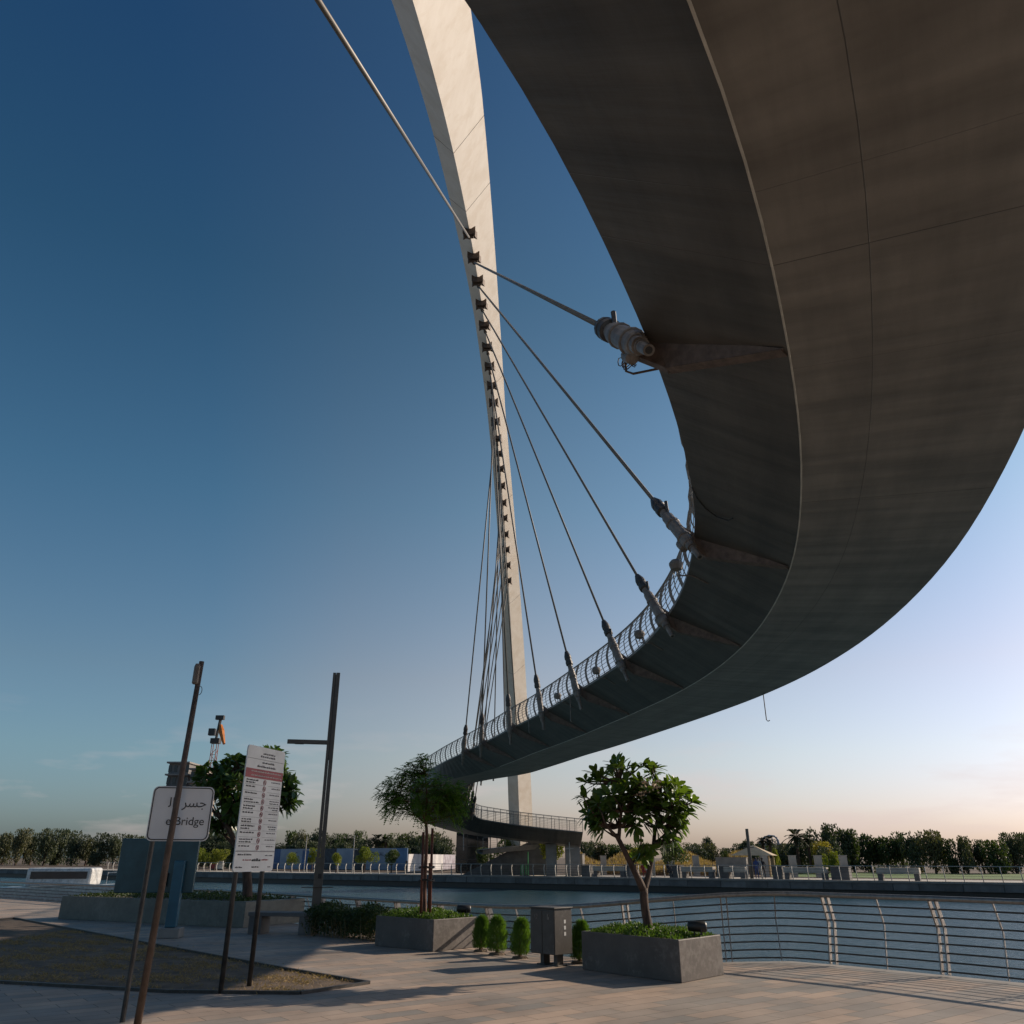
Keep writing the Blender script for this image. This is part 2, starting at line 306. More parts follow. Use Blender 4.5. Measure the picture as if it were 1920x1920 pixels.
# ------------------------------------------------------------------ setting: promenade, water, far bank
EDGE=[(-150,142),(-60,70),(-30,46.5),(-13,33),(-9.2,29.6),(-5.2,25.2),(-2.3,21.9),(-.55,19.75),(.35,18.75),(1.3,17.75),(2.6,17.2),(4.05,16.85),(5.08,16.72),(5.75,16.1),(7.6,14.0),(9.6,10.8),(11.2,6.5),(12,0),(12,-12),(9,-30),(9,-200)]
pav=MB().prism([(-150,-200)]+EDGE,-3,0).build('promenade_pavement',M['pave']); tag(pav,kind='structure')
MB().add([(-900,-60,-1.14),(900,-60,-1.14),(900,800,-1.14),(-900,800,-1.14)],[(0,1,2,3)]).build('canal_water',M['water'])
tag(bpy.data.objects['canal_water'],kind='structure')
Z_TOP={(-150,142):.72,(-60,70):.72,(-30,46.5):.72,(-13,33):.72,(-9.2,29.6):.73,(-5.2,25.2):.74,(-2.3,21.9):.76,(-.55,19.75):.79,(.35,18.75):.83,(1.3,17.75):.90,(2.6,17.2):1.02,(4.05,16.85):1.13,(5.08,16.72):1.16,(5.75,16.1):1.16}
def offs(P,d):
    out=[]
    for i,p in enumerate(P):
        a=Vector(P[max(i-1,0)][:2]); b=Vector(P[min(i+1,len(P)-1)][:2]); t=(b-a).normalized(); nrm=Vector((-t.y,t.x))
        out.append((p[0]+nrm.x*d,p[1]+nrm.y*d))
    return out
E2=offs(EDGE,.55); lz=[Z_TOP.get(p,1.16)-1.16 for p in EDGE]
lm=MB(); n=len(EDGE); E1=offs(EDGE,.004)
for i,(a,b) in enumerate(zip(E1,E2)): lm.v += [(a[0],a[1],lz[i]-.002),(b[0],b[1],lz[i]-.002),(b[0],b[1],-3)]
for i in range(n-1): lm.f += [(3*i,3*i+1,3*i+4,3*i+3),(3*i+1,3*i+2,3*i+5,3*i+4)]
tag(lm.build('quay_ledge',M['concrete']),kind='structure')
# far ground
QL=[(-700,90+.65*700),(60,90-.65*60),(160,30),(400,20)]
fg=MB(); fg.add([(*QL[0],QZ),(*QL[1],QZ),(*QL[2],QZ),(*QL[3],QZ),(3000,20,QZ),(3000,3000,QZ),(-3000,3000,QZ),(-3000,545,QZ)],[(0,1,2,3,4,5,6,7)])
tag(fg.build('far_bank_ground',M['soil']),kind='structure')
M['wall']=mat('quay_stone',(.17,.165,.155),.85,0,.1,.8,.3,bscale=12)
qd=Vector((1,-.65,0)).normalized(); qn=Vector((.65,1,0)).normalized()
blk=[mat('quay_block_tint',(.17*k,.168*k,.165*k),.85,0,.12,1.1,.3,bscale=12) for k in (1.0,.82,1.15)]
qw=empty('quay_wall',(0,90,QZ)); tag(qw,'long grey stone block quay wall with dark lower band across the canal','quay wall')
cap=MB(); wall=MB(); band=MB()
def qpt(X,o=0,z=0): return Vector((X,90-.65*X,z))+qn*o
for X0,X1 in [(-200,60)]:
    a=qpt(X0,.0); b=qpt(X1,.0)
    wall.prism([a.xy+(-qn*.02).xy,b.xy+(-qn*.02).xy,b.xy+qn.xy*.6,a.xy+qn.xy*.6],-.62,QZ-.12)
    cap.prism([a.xy-qn.xy*.16,b.xy-qn.xy*.16,b.xy+qn.xy*.7,a.xy+qn.xy*.7],QZ-.118,QZ+.035)
    band.prism([a.xy+qn.xy*.25,b.xy+qn.xy*.25,b.xy+qn.xy*.8,a.xy+qn.xy*.8],-3,-.622)
ks=[]
ks.append(wall.build('stone_face',blk[0],qw)); ks.append(cap.build('coping',M['concrete'],qw)); ks.append(band.build('dark_band',M['black'],qw))  # last one is a set-back black band below the stone face
X=-90; i=0
bl=[MB(),MB(),MB()]; jt=MB()
while X<58:
    wd=random.choice([1.6,1.9,2.3,2.6]); k=random.randrange(3); c=qpt(X+wd/2,-.05,-.35); 
    bl[k].box(c,(wd*1.19-.05,.08,.5),rz=math.atan2(qd.y,qd.x)); X+=wd
for k in range(3): ks.append(bl[k].build('stone_face',blk[k],qw))
localize(qw,ks)
prom=MB(); a=qpt(-300,.7,QZ+.006); b=qpt(58,.7,QZ+.006); prom.add([a,b,b+qn*7,a+qn*7],[(0,1,2,3)]); tag(prom.build('far_promenade',M['concrete_l']),kind='structure')
# ------------------------------------------------------------------ splines
def cr_spline(P, step=1.0):
    P=[Vector(p) for p in P]; P=[P[0]*2-P[1]]+P+[P[-1]*2-P[-2]]; out=[]
    for i in range(1,len(P)-2):
        p0,p1,p2,p3=P[i-1:i+3]; n=max(2,int((p2-p1).length/step))
        for k in range(n):
            t=k/n; out.append(.5*((2*p1)+(p2-p0)*t+(2*p0-5*p1+4*p2-p3)*t*t+(3*p1-p0-3*p2+p3)*t**3))
    out.append(P[-2]); return out
LE=[(-17,-9.5,8.6),(-12,-6.6,8.85),(-8.2,-3.9,9.0),(-5.4,-1.3,9.1),(-3,1.2,9.18),(-.23,5.2,9.2),(1.66,9.07,9.14),(3.18,13.1,9.06),(4.29,17.2,8.98),(4.85,21.5,8.89),(4.89,25.8,8.87),(4.52,30.1,8.92),(3.79,34.3,8.98),(2.91,38.5,9.04),(1.98,42.7,9.1),(.92,46.9,9.14),(-.30,51,9.16),(-1.45,55.2,9.16),(-2.7,59.3,9.14),(-4.1,63.4,9.08),(-5.6,67.6,8.98),(-7.1,71.8,8.8),(-8.5,75.6,8.55),(-9.5,79.2,8.15),(-9.95,82.7,7.6),(-9.6,86,6.95),(-8.3,88.8,6.3),(-5.7,90.8,5.65),(-2,91.6,5.15),(2.3,91.9,4.65),(7.0,92.1,4.2)]
LES=cr_spline(LE,.8)
# resample evenly
def resample(P,step):
    d=[0]; 
    for a,b in zip(P[:-1],P[1:]): d.append(d[-1]+(b-a).length)
    n=int(d[-1]/step); out=[]; j=0
    for i in range(n+1):
        s=i*d[-1]/n
        while j<len(d)-2 and d[j+1]<s: j+=1
        t=(s-d[j])/max(1e-9,d[j+1]-d[j]); out.append(P[j].lerp(P[j+1],t))
    return out,d[-1]
ST_,SL=resample(LES,.8); NS=len(ST_); DS=SL/(NS-1)
WD=5.1
def tangent(P,i):
    t=P[min(i+1,len(P)-1)]-P[max(i-1,0)]; t.z=0; return t.normalized()
NRM=[Vector((tangent(ST_,i).y,-tangent(ST_,i).x,0)) for i in range(NS)]
RE=[ST_[i]+NRM[i]*WD for i in range(NS)]
def mfac(i):
    y=ST_[i].y; t=min(1,max(0,(y-60.5)/11)); return t*t*(3-2*t)
# ------------------------------------------------------------------ bridge
bridge=empty('pedestrian_bridge',(1.0,96,0)); tag(bridge,'curving grey steel footbridge hung by cables from one tall leaning pale arch over the canal','footbridge')
bk=[]
dm=MB(); rows=[]; uvrows=[]; CL=[];CRr=[]
for i in range(NS):
    p=ST_[i]; nn=NRM[i]; m=mfac(i); up=Vector((0,0,1))
    offL=1.96*(1-m); offR=WD-1.96*m
    dl=1.29*(1-m)+1.42*m; dr=1.42*(1-m)+1.29*m
    cl=p+nn*offL-up*dl; crr=p+nn*offR-up*dr; CL.append(cl); CRr.append(crr)
    edge=.10
    pts=[p, p-up*edge, cl, crr, p+nn*WD-up*edge, p+nn*WD]
    rows.append(pts); uvrows.append([0,edge,2.3,2.3+WD-1.96,2.3+WD-1.96+2.3,8.3])
K=6; uvs=[]
for r in rows: dm.v += [tuple(q) for q in r]
for i in range(NS-1):
    for k in range(K):
        k2=(k+1)%K; dm.f.append((i*K+k,i*K+k2,(i+1)*K+k2,(i+1)*K+k))
        u0,u1=i*DS,(i+1)*DS; v0=uvrows[i][k]; v1=uvrows[i][k2] if k2 else 13.4
        uvs += [(u0,v0),(u0,v1),(u1,v1),(u1,v0)]
dm.f.append(tuple(range(K))[::-1]); uvs += [(0,0)]*K; dm.f.append(tuple((NS-1)*K+k for k in range(K))); uvs += [(0,0)]*K
dm.uv=uvs
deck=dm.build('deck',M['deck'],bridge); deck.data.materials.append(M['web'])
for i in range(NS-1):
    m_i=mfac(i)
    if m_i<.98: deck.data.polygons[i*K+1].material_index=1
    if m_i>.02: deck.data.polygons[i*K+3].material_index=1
bk.append(deck)
tr=MB(); tr.tube([q+Vector((0,0,-.004)) for q,i in zip(CL,range(NS)) if ST_[i].y<60],.015,5); bk.append(tr.build('crease_highlight',M['highlight'],deck))  # pale bead added to paint the bright highlight along the crease
# brackets fins + cables : indices of stations along the deck
def idx_nearY(y, lo=0, hi=NS): return min(range(lo,hi),key=lambda i:abs(ST_[i].y-y) + (0 if ST_[i].y<101 else 50))
imax=max(range(NS),key=lambda i:-abs(ST_[i].x+11.3))
# arch
AY0,AY1,AH=-14,98,32
def za(Y): return 4*AH*(Y-AY0)*(AY1-Y)/(AY1-AY0)**2
def xa(Y): return -3.62+.0478*Y
WT=[(-14,1.25,1.5),(0,1.1,1.5),(10,.95,1.45),(16.6,.89,1.41),(23,.84,1.34),(31.7,.79,1.1),(40,.64,.89),(50.7,.6,.69),(56,.62,.72),(63,.67,.84),(69,.74,.93),(80,1.0,1.17),(92,1.2,1.34),(98,1.25,1.4)]
am=MB(); nA=120; ak=[]; AR=[]
for i in range(nA+1):
    Y=AY0+(AY1-AY0)*i/nA; z=za(Y); dz=4*AH*(AY1+AY0-2*Y)/(AY1-AY0)**2
    tg=Vector((.0478,1,dz)).normalized(); lat=Vector((1,-.0478,0)).normalized(); nr=tg.cross(lat); 
    if nr.z>0: nr=-nr      # towards the underside
    wl=np.interp(Y,[q[0] for q in WT],[q[1] for q in WT]); wr=np.interp(Y,[q[0] for q in WT],[q[2] for q in WT])
    c=Vector((xa(Y),Y,z)); AR.append((c,nr,tg,lat)); dep=(wl+wr)*.5
    if Y>AY1-3: c=c+Vector((0,0,0))
    am.v += [tuple(q) for q in (c, c-lat*wl-nr*dep*.75, c-lat*wl*.85-nr*dep*2.0, c+lat*wr*.75-nr*dep*2.3, c+lat*wr-nr*dep*1.5)]
for i in range(nA):
    for k in range(5): am.f.append((i*5+k,i*5+(k+1)%5,(i+1)*5+(k+1)%5,(i+1)*5+k))
arch=am.build('arch',M['arch'],bridge); bk.append(arch)
sj=MB()
def archpt(Y):
    f=(Y-AY0)/(AY1-AY0)*nA; i=min(nA-1,int(f)); t=f-i; return [AR[i][k].lerp(AR[i+1][k],t) for k in range(4)]
for Y in (24.5,29.3,47,60,71,78.5,86):          # welded seams round the lower faces
    c,nr,tg,lat=archpt(Y); wl=np.interp(Y,[q[0] for q in WT],[q[1] for q in WT]); wr=np.interp(Y,[q[0] for q in WT],[q[2] for q in WT]); dep=(wl+wr)*.5
    sj.tube([c-lat*wl-nr*dep*.75,c+nr*.002,c+lat*wr-nr*dep*1.5],.012,4)
bk.append(sj.build('weld_seam',M['rust'],arch))
BY=[31.0,33.3,35.6,38.0,40.2,42.5,44.6,46.7,48.6,50.7,52.6,54.3,56.0,57.9,59.8,61.5,63.3,65.0,66.7,68.4]
LA=[1.2,10.35,18.2,24.6,30.6,36.8,43.2,49.6,56.0,61.0]     # deck Y of the left side anchors
RA=[63,66,69,72,75,78,80.7,83.3,85.6,87.6]
anch=[]
for y in LA: i=idx_nearY(y); anch.append((i,'L'))
iw=[i for i in range(NS) if RE[i].y>50]
for y in RA:
    i=min((j for j in range(NS) if ST_[j].y>55 and j<NS-6),key=lambda j:abs(ST_[j].y-y-2)); anch.append((i,'R'))
def disc(mb,c,t,prof,n=14):
    mb.tube([c+t*a for a,_ in prof],[r for _,r in prof],n)
for k,(i,side) in enumerate(anch):
    Yb=BY[k]; c,nr,tg,lat=archpt(Yb); top=c+nr*.42
    e=ST_[i] if side=='L' else RE[i]; nn=NRM[i] if side=='L' else -NRM[i]
    A=e-nn*.34+Vector((0,0,.10))                # point on the socket axis at the deck edge
    d=(top-A).normalized()
    cab=MB().tube([top,A],.052 if k<3 else .047,8).build('cable',M['rope'],bridge,smooth=True); bk.append(cab)
    KS=1.22 if k==1 else 1.0
    def disc(mb,c,t,prof,n=14,KS=KS): mb.tube([c+t*a for a,_ in prof],[r*KS for _,r in prof],n)
    s=MB(); disc(s,A,d,[(-.62,.135),(-.55,.155),(-.4,.16),(.75,.15),(.82,.12),(1.05,.115)])
    disc(s,A,d,[(.36,.163),(.38,.178),(.46,.178),(.48,.163)]); disc(s,A,d,[(-.36,.165),(-.345,.185),(-.27,.185),(-.25,.165)])
    if k<4:
        q=A-d*.12+Vector((0,0,-.30)); s.tube([q+T_*a for T_,a in ((d,-.16),(d,-.14),(d,.12),(d,.15))],[.07,.11,.12,.09],12); s.bar(A-d*.1,q,.09,.05)
    so=s.build('socket',M['steel_white'],cab,smooth=False,bevel=.012); bk.append(so)
    s=MB(); disc(s,A,d,[(1.0,.10),(1.05,.165),(1.2,.17),(1.22,.15),(1.34,.15),(1.36,.165),(1.5,.16),(1.75,.085)]); s.tube([A+d*.72+Vector((0,0,.1)),A+d*.80+Vector((0,0,.42))],[.035,.045],8); bk.append(s.build('boot',M['dark_steel'],cab))
    s=MB(); disc(s,A,d,[(-.78,.115),(-.6,.12)]); disc(s,A,d,[(-.84,.085),(-.76,.088)])
    n0=len(s.v); disc(s,A,d,[(-1.22,.045),(-1.221,.072),(-1.0,.074),(-.8,.074)]); bk.append(s.build('stud',M['steel_white'],cab))
    s=MB(); disc(s,A,d,[(-1.224,.042),(-1.2205,.046)],12); bk.append(s.build('stud_bore',M['black'],cab))
    # arm of the bracket: fin from socket to the crease
    f=MB(); th=.06; T=tangent(ST_,i); cr_=CL[i-1] if side=='L' else CRr[i]
    inn=e+Vector((0,0,-.12)); 
    P0=A+Vector((0,0,-.28)); P1=A+Vector((0,0,.16)); P2=e+nn*.05+Vector((0,0,-.02)); P3=cr_+nn*(-.06)+Vector((0,0,.01))
    P4=e+nn*.25+Vector((0,0,-.62))
    for sgn in(-1,1): pass
    prof=[P1,P2,P3,P4,P0]
    vs=[q-T*th*1.6 for q in prof]+[q+T*th*1.6 for q in prof]; m_=5
    f.add(vs,[tuple(range(m_))[::-1],tuple(range(m_,2*m_))]+[(a,(a+1)%m_,m_+(a+1)%m_,m_+a) for a in range(m_)])
    # flange along the lower edge
    q=[P0,P4,P3]; 
    for a,b in zip(q[:-1],q[1:]): f.bar(a,b,.17,.025,up=(b-a).cross(T))
    bk.append(f.build('fin',M['fin'],deck))
    # arch bracket: paired plates
    b=MB(); h=.46
    hp=[(-.36,.36),(-.13,.15),(.13,.15),(.36,.36),(.27,.02),(.32,-.30),(.1,-.18),(-.1,-.18),(-.32,-.30),(-.27,.02)]
    b.add([c+lat*x+tg*y+nr*.02-nr*abs(x)*.3 for x,y in hp]+[c+lat*x+tg*y+nr*.30 for x,y in hp],[tuple(range(10)),tuple(range(10,20))[::-1]]+[(i,(i+1)%10,10+(i+1)%10,10+i) for i in range(10)])
    b.tube([c+nr*.36-lat*.2,c+nr*.36+lat*.2],.07,8); disc(b,top,d,[(.0,.07),(-.35,.10),(-.36,.04)])
    bk.append(b.build('cable_bracket',M['rust'],arch))
# railings of the bridge : one post every 1.6 m, horizontal bars
def railing(P, inward, name, parent, post_step=2, hgt=1.22, nb=8, mat_=None, r=.018, pr=.03, single=(0,0),thick=False):
    mb=MB(); pm=MB(); n=len(P); sep=[]
    def prof(t):   # belly profile: outward offset for height fraction
        return .16*math.sin(math.pi*min(1,t*1.0)) if t<1 else 0
    for b_ in range(nb):
        t=(b_+.6)/nb; mb.tube([P[i]-inward[i]*(prof(t)-.04)+Vector((0,0,hgt*t*.97)) for i in range(n)],r*.62,4)
    mb.tube([P[i]+inward[i]*.04+Vector((0,0,hgt)) for i in range(n)],r*2.0,6)
    for i in range(0,n,post_step):
        T=tangent(P,i)
        wd=.055 if thick or (i//post_step)%2==0 else .018
        pts=[P[i]-inward[i]*(prof(t)-.04)+Vector((0,0,hgt*t-.04)) for t in (0,.3,.55,.8,1)]
        q=MB() if single[0]<=i<single[1] else pm
        for a,b in zip(pts[:-1],pts[1:]): q.bar(a,b,.045 if wd>.03 else .02,wd*1.6,up=inward[i])
        if q is not pm: sep.append(q)
    a=mb.build(name,mat_,parent); out=[a]
    if pm.v: q=pm.build('post',mat_,a); tag(q,kind='stuff'); out.append(q)
    return out+[q.build('post',mat_,a) for q in sep]
bk+=railing([p+NRM[i]*.06 for i,p in enumerate(ST_)],NRM,'railing',bridge,1,single=(idx_nearY(15),idx_nearY(15)+100),mat_=M['bridge_rail'])
bk+=railing([p-NRM[i]*.06 for i,p in enumerate(RE)],[-q for q in NRM],'railing',bridge,1,thick=True,mat_=M['bridge_rail'])
# floodlights, hanging rods and a loose loop on the deck
def flood(i,side,sc=1.0):
    e=ST_[i] if side=='L' else RE[i]; nn=NRM[i] if side=='L' else -NRM[i]
    c=e-nn*.30+Vector((0,0,-.02)); f=MB()
    f.tube([c+Vector((0,0,.0)),c+Vector((0,0,.03)),c+Vector((0,0,.16)),c+Vector((0,0,.22)),c+Vector((0,0,.30))],[.05,.15,.19,.19,.12],12)
    f.tube([c+Vector((0,0,0)),c+Vector((0,0,-.14)),e+nn*.1+Vector((0,0,-.18)),e+nn*.5+Vector((0,0,-.42))],.022,6)
    f.tube([c+Vector((.1,0,.05)),c+Vector((.12,0,-.10)),c+Vector((-.05,.05,-.16)),c+Vector((-.12,0,-.02))],.012,5)
    return f.build('floodlight',M['steel_white'],deck)
for y in (20.6,27.8,34.0,40.4): bk.append(flood(idx_nearY(y),'L'))
i0=anch[1][0]; e=ST_[i0]; nn=NRM[i0]; T=tangent(ST_,i0); hk=MB()
q0=e-nn*.42+Vector((0,0,-.22))+T*.15
hk.tube([q0+Vector((0,0,.0)),q0+Vector((0,0,-.16)),q0+nn*.1+T*.05+Vector((0,0,-.2)),e+nn*.45+T*.35+Vector((0,0,-.33))],.02,6); hk.tube([e+nn*.4+T*.32+Vector((0,0,-.32)),e+nn*.62+T*.4+Vector((0,0,-.40))],[.04,.085],8)
for a in range(5):
    cc=q0+Vector((random.uniform(-.09,.09),random.uniform(-.07,.07),-.02)); rr=random.uniform(.06,.11)
    hk.tube([cc+Vector((math.cos(t)*rr,math.sin(t)*rr*.7,.05*math.sin(2*t))) for t in np.linspace(0,6.28,13)],.008,4,False)
bk.append(hk.build('conduit',M['rust'],deck))
lp=MB(); i1=idx_nearY(15.8); e=ST_[i1]; nn=NRM[i1]; T=tangent(ST_,i1)
lp.tube([e+nn*x*.9+T*(y*.9)+Vector((0,0,-.10-x*.66)) for x,y in ((0,-.5),(.08,0),(.25,.4),(.5,.55),(.75,.4),(.85,.1))],.014,5); bk.append(lp.build('loose_cable',M['strap'],deck))
for (px,py0,py1,Yr) in ((1441,1300,1336,35.7),):
    i2=min((i for i in range(NS) if 20<CRr[i].y<60),key=lambda i:abs(960+FPX*CRr[i].x/(CRr[i].y*CT+(CRr[i].z-EYE)*ST)-px)); b=CRr[i2]
    rd=MB().tube([b+Vector((-.05,0,.02)),b+Vector((-.05,0,-.95)),b+Vector((.0,0,-1.0)),b+Vector((.07,0,-.97))],.018,6); bk.append(rd.build('hanging_rod',M['dark_steel'],deck))
for y,l in ((38.4,1.3),(46.0,.8)):
    i2=idx_nearY(y); b=ST_[i2]-NRM[i2]*.12; bk.append(MB().tube([b+Vector((0,0,.2)),b+Vector((0,0,-l)),b+Vector((.06,0,-l-.05))],.024,6).build('hanging_rod',M['steel_white'],deck))
# far ramp columns and abutment
for X,Y,wx,top in ((6.3,90.0,1.5,3.0),(4.1,90.6,1.1,3.1)):
    bk.append(MB().box((X,Y,top/2),(wx,1.0,top)).build('column',M['concrete'],bridge))
ab=MB(); ax,ay=1.0,98
ab.add([(-5.5,95.6,QZ),(-1.2,95.2,2.1),(2.6,95.0,3.7),(4.6,95.2,3.2),(4.6,95.2,QZ), (-5.5,99.5,QZ),(-1.2,99.5,2.1),(2.6,99.5,3.7),(4.6,99.5,3.2),(4.6,99.5,QZ)],
       [(0,1,2,3,4),(9,8,7,6,5),(0,5,6,1),(1,6,7,2),(2,7,8,3),(3,8,9,4)])
bk.append(ab.build('abutment',M['concrete_d'],bridge))
# lower returning ramp
LR=cr_spline([(-3.9,95.2,2.6),(-1.6,96.0,2.85),(1.5,97.2,3.1),(4,97.8,3.2)],.8); lrn=[Vector((tangent(LR,i).y,-tangent(LR,i).x,0)) for i in range(len(LR))]
lr=MB()
for i,p in enumerate(LR): lr.v += [tuple(q) for q in (p,p+lrn[i]*2.4,p+lrn[i]*2.2-Vector((0,0,.5)),p-Vector((0,0,.3)))]
for i in range(len(LR)-1):
    for k in range(4): lr.f.append((i*4+k,i*4+(k+1)%4,(i+1)*4+(k+1)%4,(i+1)*4+k))
lrd=lr.build('lower_ramp',M['concrete'],bridge); bk.append(lrd)
bk+=railing([p+lrn[i]*2.35 for i,p in enumerate(LR)],[-q for q in lrn],'railing',bridge,1,thick=True,mat_=M['bridge_rail'],hgt=1.15,nb=5)
localize(bridge,bk)
# dark glass lift tower under the far ramp
X0,Y0=far(856,12); X1,_=far(914,12)
lt=empty('lift_tower',((X0+X1)/2,Y0+1,QZ)); tag(lt,'dark glazed lift tower under the far curve of the footbridge','lift tower')
k_=[]; k_.append(MB().box(((X0+X1)/2,Y0+1,2.9),(X1-X0,3.2,5.6)).build('glass_walls',M['glass_dark'],lt))
fr=MB()
for x in np.linspace(X0,X1,4): fr.box((x,Y0-.62,2.9),(.07,.06,5.6))
for z in (1.6,3.1,4.6): fr.box(((X0+X1)/2,Y0-.62,z),(X1-X0,.05,.06))
k_.append(fr.build('mullions',M['dark_steel'],lt))
k_.append(MB().tube([(X0+.85,Y0-.8,4.9),(X0+.9,Y0-.8,2.6)],.07,6).build('front_tube',M['concrete'],lt)); localize(lt,k_)  # pale upright tube in front of the glass
# ------------------------------------------------------------------ near railing
RP=cr_spline([(*p,Z_TOP.get(EDGE[i],1.16)) for i,p in enumerate(offs(EDGE,.30)) if 1<=i<=17],.5)
RP=[p for p in RP]
def rn(P,i): t=tangent(P,i); return Vector((-t.y,t.x,0))
fence=empty('waterside_railing',(4,17,0)); tag(fence,'curved waterside railing with thin bars and bent twin plate posts along the near promenade','railing')
fk=[]; tp=MB(); tp.tube(RP,.045,10); fk.append(tp.build('handrail',M['rail'],fence,smooth=True))
def fprof(t):  # outward offset vs fraction from base: straight base, belly at 60 %
    return .17*(t/.6) if t<.6 else .17*(1-(t-.6)/.4)
NB=8; HH=1.13
for b_ in range(NB):
    t=(b_+.35)/(NB+.35)*.97; bar=MB(); bar.tube([p+rn(RP,i)*fprof(t)+Vector((0,0,-HH*(1-t))) for i,p in enumerate(RP)],.0135,6,False)
    fk.append(bar.build('bar',M['dark_steel'],fence))
# posts
dd=[0]
for a,b in zip(RP[:-1],RP[1:]): dd.append(dd[-1]+(b-a).length)
def at_s(s):
    j=int(np.searchsorted(dd,s))-1; j=max(0,min(len(RP)-2,j)); t=(s-dd[j])/(dd[j+1]-dd[j]); return RP[j].lerp(RP[j+1],t),rn(RP,j),tangent(RP,j)
sA=min(range(len(RP)),key=lambda i:(RP[i].xy-Vector((4.06,17.1))).length); s0=dd[sA]
for k in range(-24,12):
    s=s0+k*.97
    if s<0 or s>dd[-1]: continue
    p,nrm,T=at_s(s); pm=MB()
    if k%2==0:
        for sg in(-1,1):
            o=T*sg*.055; q=[p+o*(1+.0)+nrm*(fprof(t)+.0)+Vector((0,0,-HH*(1-t))) for t in(-.0,.6,.985)]
            for a,b in zip(q[:-1],q[1:]): pm.bar(a,b,.022,.11,up=nrm)
    else:
        q=[p+nrm*fprof(t)+Vector((0,0,-HH*(1-t))) for t in(0,.6,.985)]
        for a,b in zip(q[:-1],q[1:]): pm.bar(a,b,.016,.04,up=nrm)
    fk.append(pm.build('post',M['rail'],fence))
localize(fence,fk)
# ------------------------------------------------------------------ vegetation generators
LEAF_T=np.array([0,.3,.62,.88,1.0]); 
def leaves(P,D,U,ln,wd,prof,droop=.25,fold=.25):
    """P base points, D directions, U approx normals (n,3); returns verts, quads"""
    P=np.asarray(P);D=np.asarray(D);U=np.asarray(U); n=len(P)
    D=D/np.linalg.norm(D,axis=1)[:,None]; S=np.cross(D,U); S/=np.maximum(np.linalg.norm(S,axis=1),1e-6)[:,None]; U=np.cross(S,D)
    ln=np.broadcast_to(ln,(n,))[:,None]; wd=np.broadcast_to(wd,(n,))[:,None]
    T=np.linspace(0,1,len(prof)); V=[]
    for t,w_ in zip(T,prof):
        c=P+D*ln*t-np.array([0,0,1])*droop*ln*t*t
        V.append(c-S*wd*w_+U*wd*w_*fold); V.append(c); V.append(c+S*wd*w_+U*wd*w_*fold)
    V=np.stack(V,1); r=len(prof); f=[]
    for a in range(r-1):
        f+= [(3*a,3*a+1,3*a+4,3*a+3),(3*a+1,3*a+2,3*a+5,3*a+4)]
    f=np.array(f); Fq=(np.arange(n)[:,None,None]*(3*r)+f[None]).reshape(-1,4)
    return V.reshape(-1,3),Fq
def diamonds(P,D,U,ln,wd):
    P=np.asarray(P);D=np.asarray(D);n=len(P); D=D/np.linalg.norm(D,axis=1)[:,None]; S=np.cross(D,U); S/=np.maximum(np.linalg.norm(S,axis=1),1e-6)[:,None]
    ln=np.broadcast_to(ln,(n,))[:,None]; wd=np.broadcast_to(wd,(n,))[:,None]
    V=np.stack([P,P+D*ln*.5-S*wd*.5,P+D*ln,P+D*ln*.5+S*wd*.5],1).reshape(-1,3)
    return V,np.arange(4*n).reshape(-1,4)
def rv(n): 
    v=rng.normal(size=(n,3)); return v/np.linalg.norm(v,axis=1)[:,None]
def branch_to(mb, start, tips, r0=.03, r1=.012, sag=.12):
    for t in tips:
        s=min(start,key=lambda q:(q[0]-t).length+ (0.35 if q[0].z>t.z else 0)); a=s[0]; m_=(a+t)/2+Vector((random.uniform(-.06,.06),random.uniform(-.06,.06),-sag*(t-a).length))
        mb.tube([a,a.lerp(m_,.6),m_.lerp(t,.5),t],[min(r0,s[1]),(r0+r1)/2,r1,r1*.9],6)
PLUM=[.04,.42,.82,1.0,.86,.12]
def rosettes(tips, axis, n_leaf=12, L=.26, W=.045, seed=0):
    Ps=[];Ds=[];Us=[];Ls=[]
    for t,ax in zip(tips,axis):
        ax=np.array(ax)/np.linalg.norm(ax); a=np.cross(ax,[.3,.2,.9]); a/=np.linalg.norm(a); b=np.cross(ax,a)
        k=n_leaf+random.randint(-3,3)
        for j in range(k):
            ph=j*2.4+random.random(); el=random.uniform(-.05,.95)
            d=(a*math.cos(ph)+b*math.sin(ph))*math.cos(el)+ax*math.sin(el)
            Ps.append(np.array(t)+d*.015-ax*random.uniform(0,.06)); Ds.append(d); Us.append(ax*.8+np.array([0,0,.5])); Ls.append(L*random.uniform(.65,1.15))
    Ls=np.array(Ls); return leaves(Ps,Ds,np.array(Us)+rng.normal(size=(len(Ps),3))*.12,Ls,Ls*W/L,PLUM,.12,.2)
def polyl(pts,rs,mb,n=8,starts=None):
    P=cr_spline(pts,.08); m_=len(P); rr=[np.interp(i/(m_-1),np.linspace(0,1,len(rs)),rs) for i in range(m_)]
    mb.tube(P,rr,n)
    if starts is not None:
        for p,r in list(zip(P,rr))[::3]: starts.append((p,r))
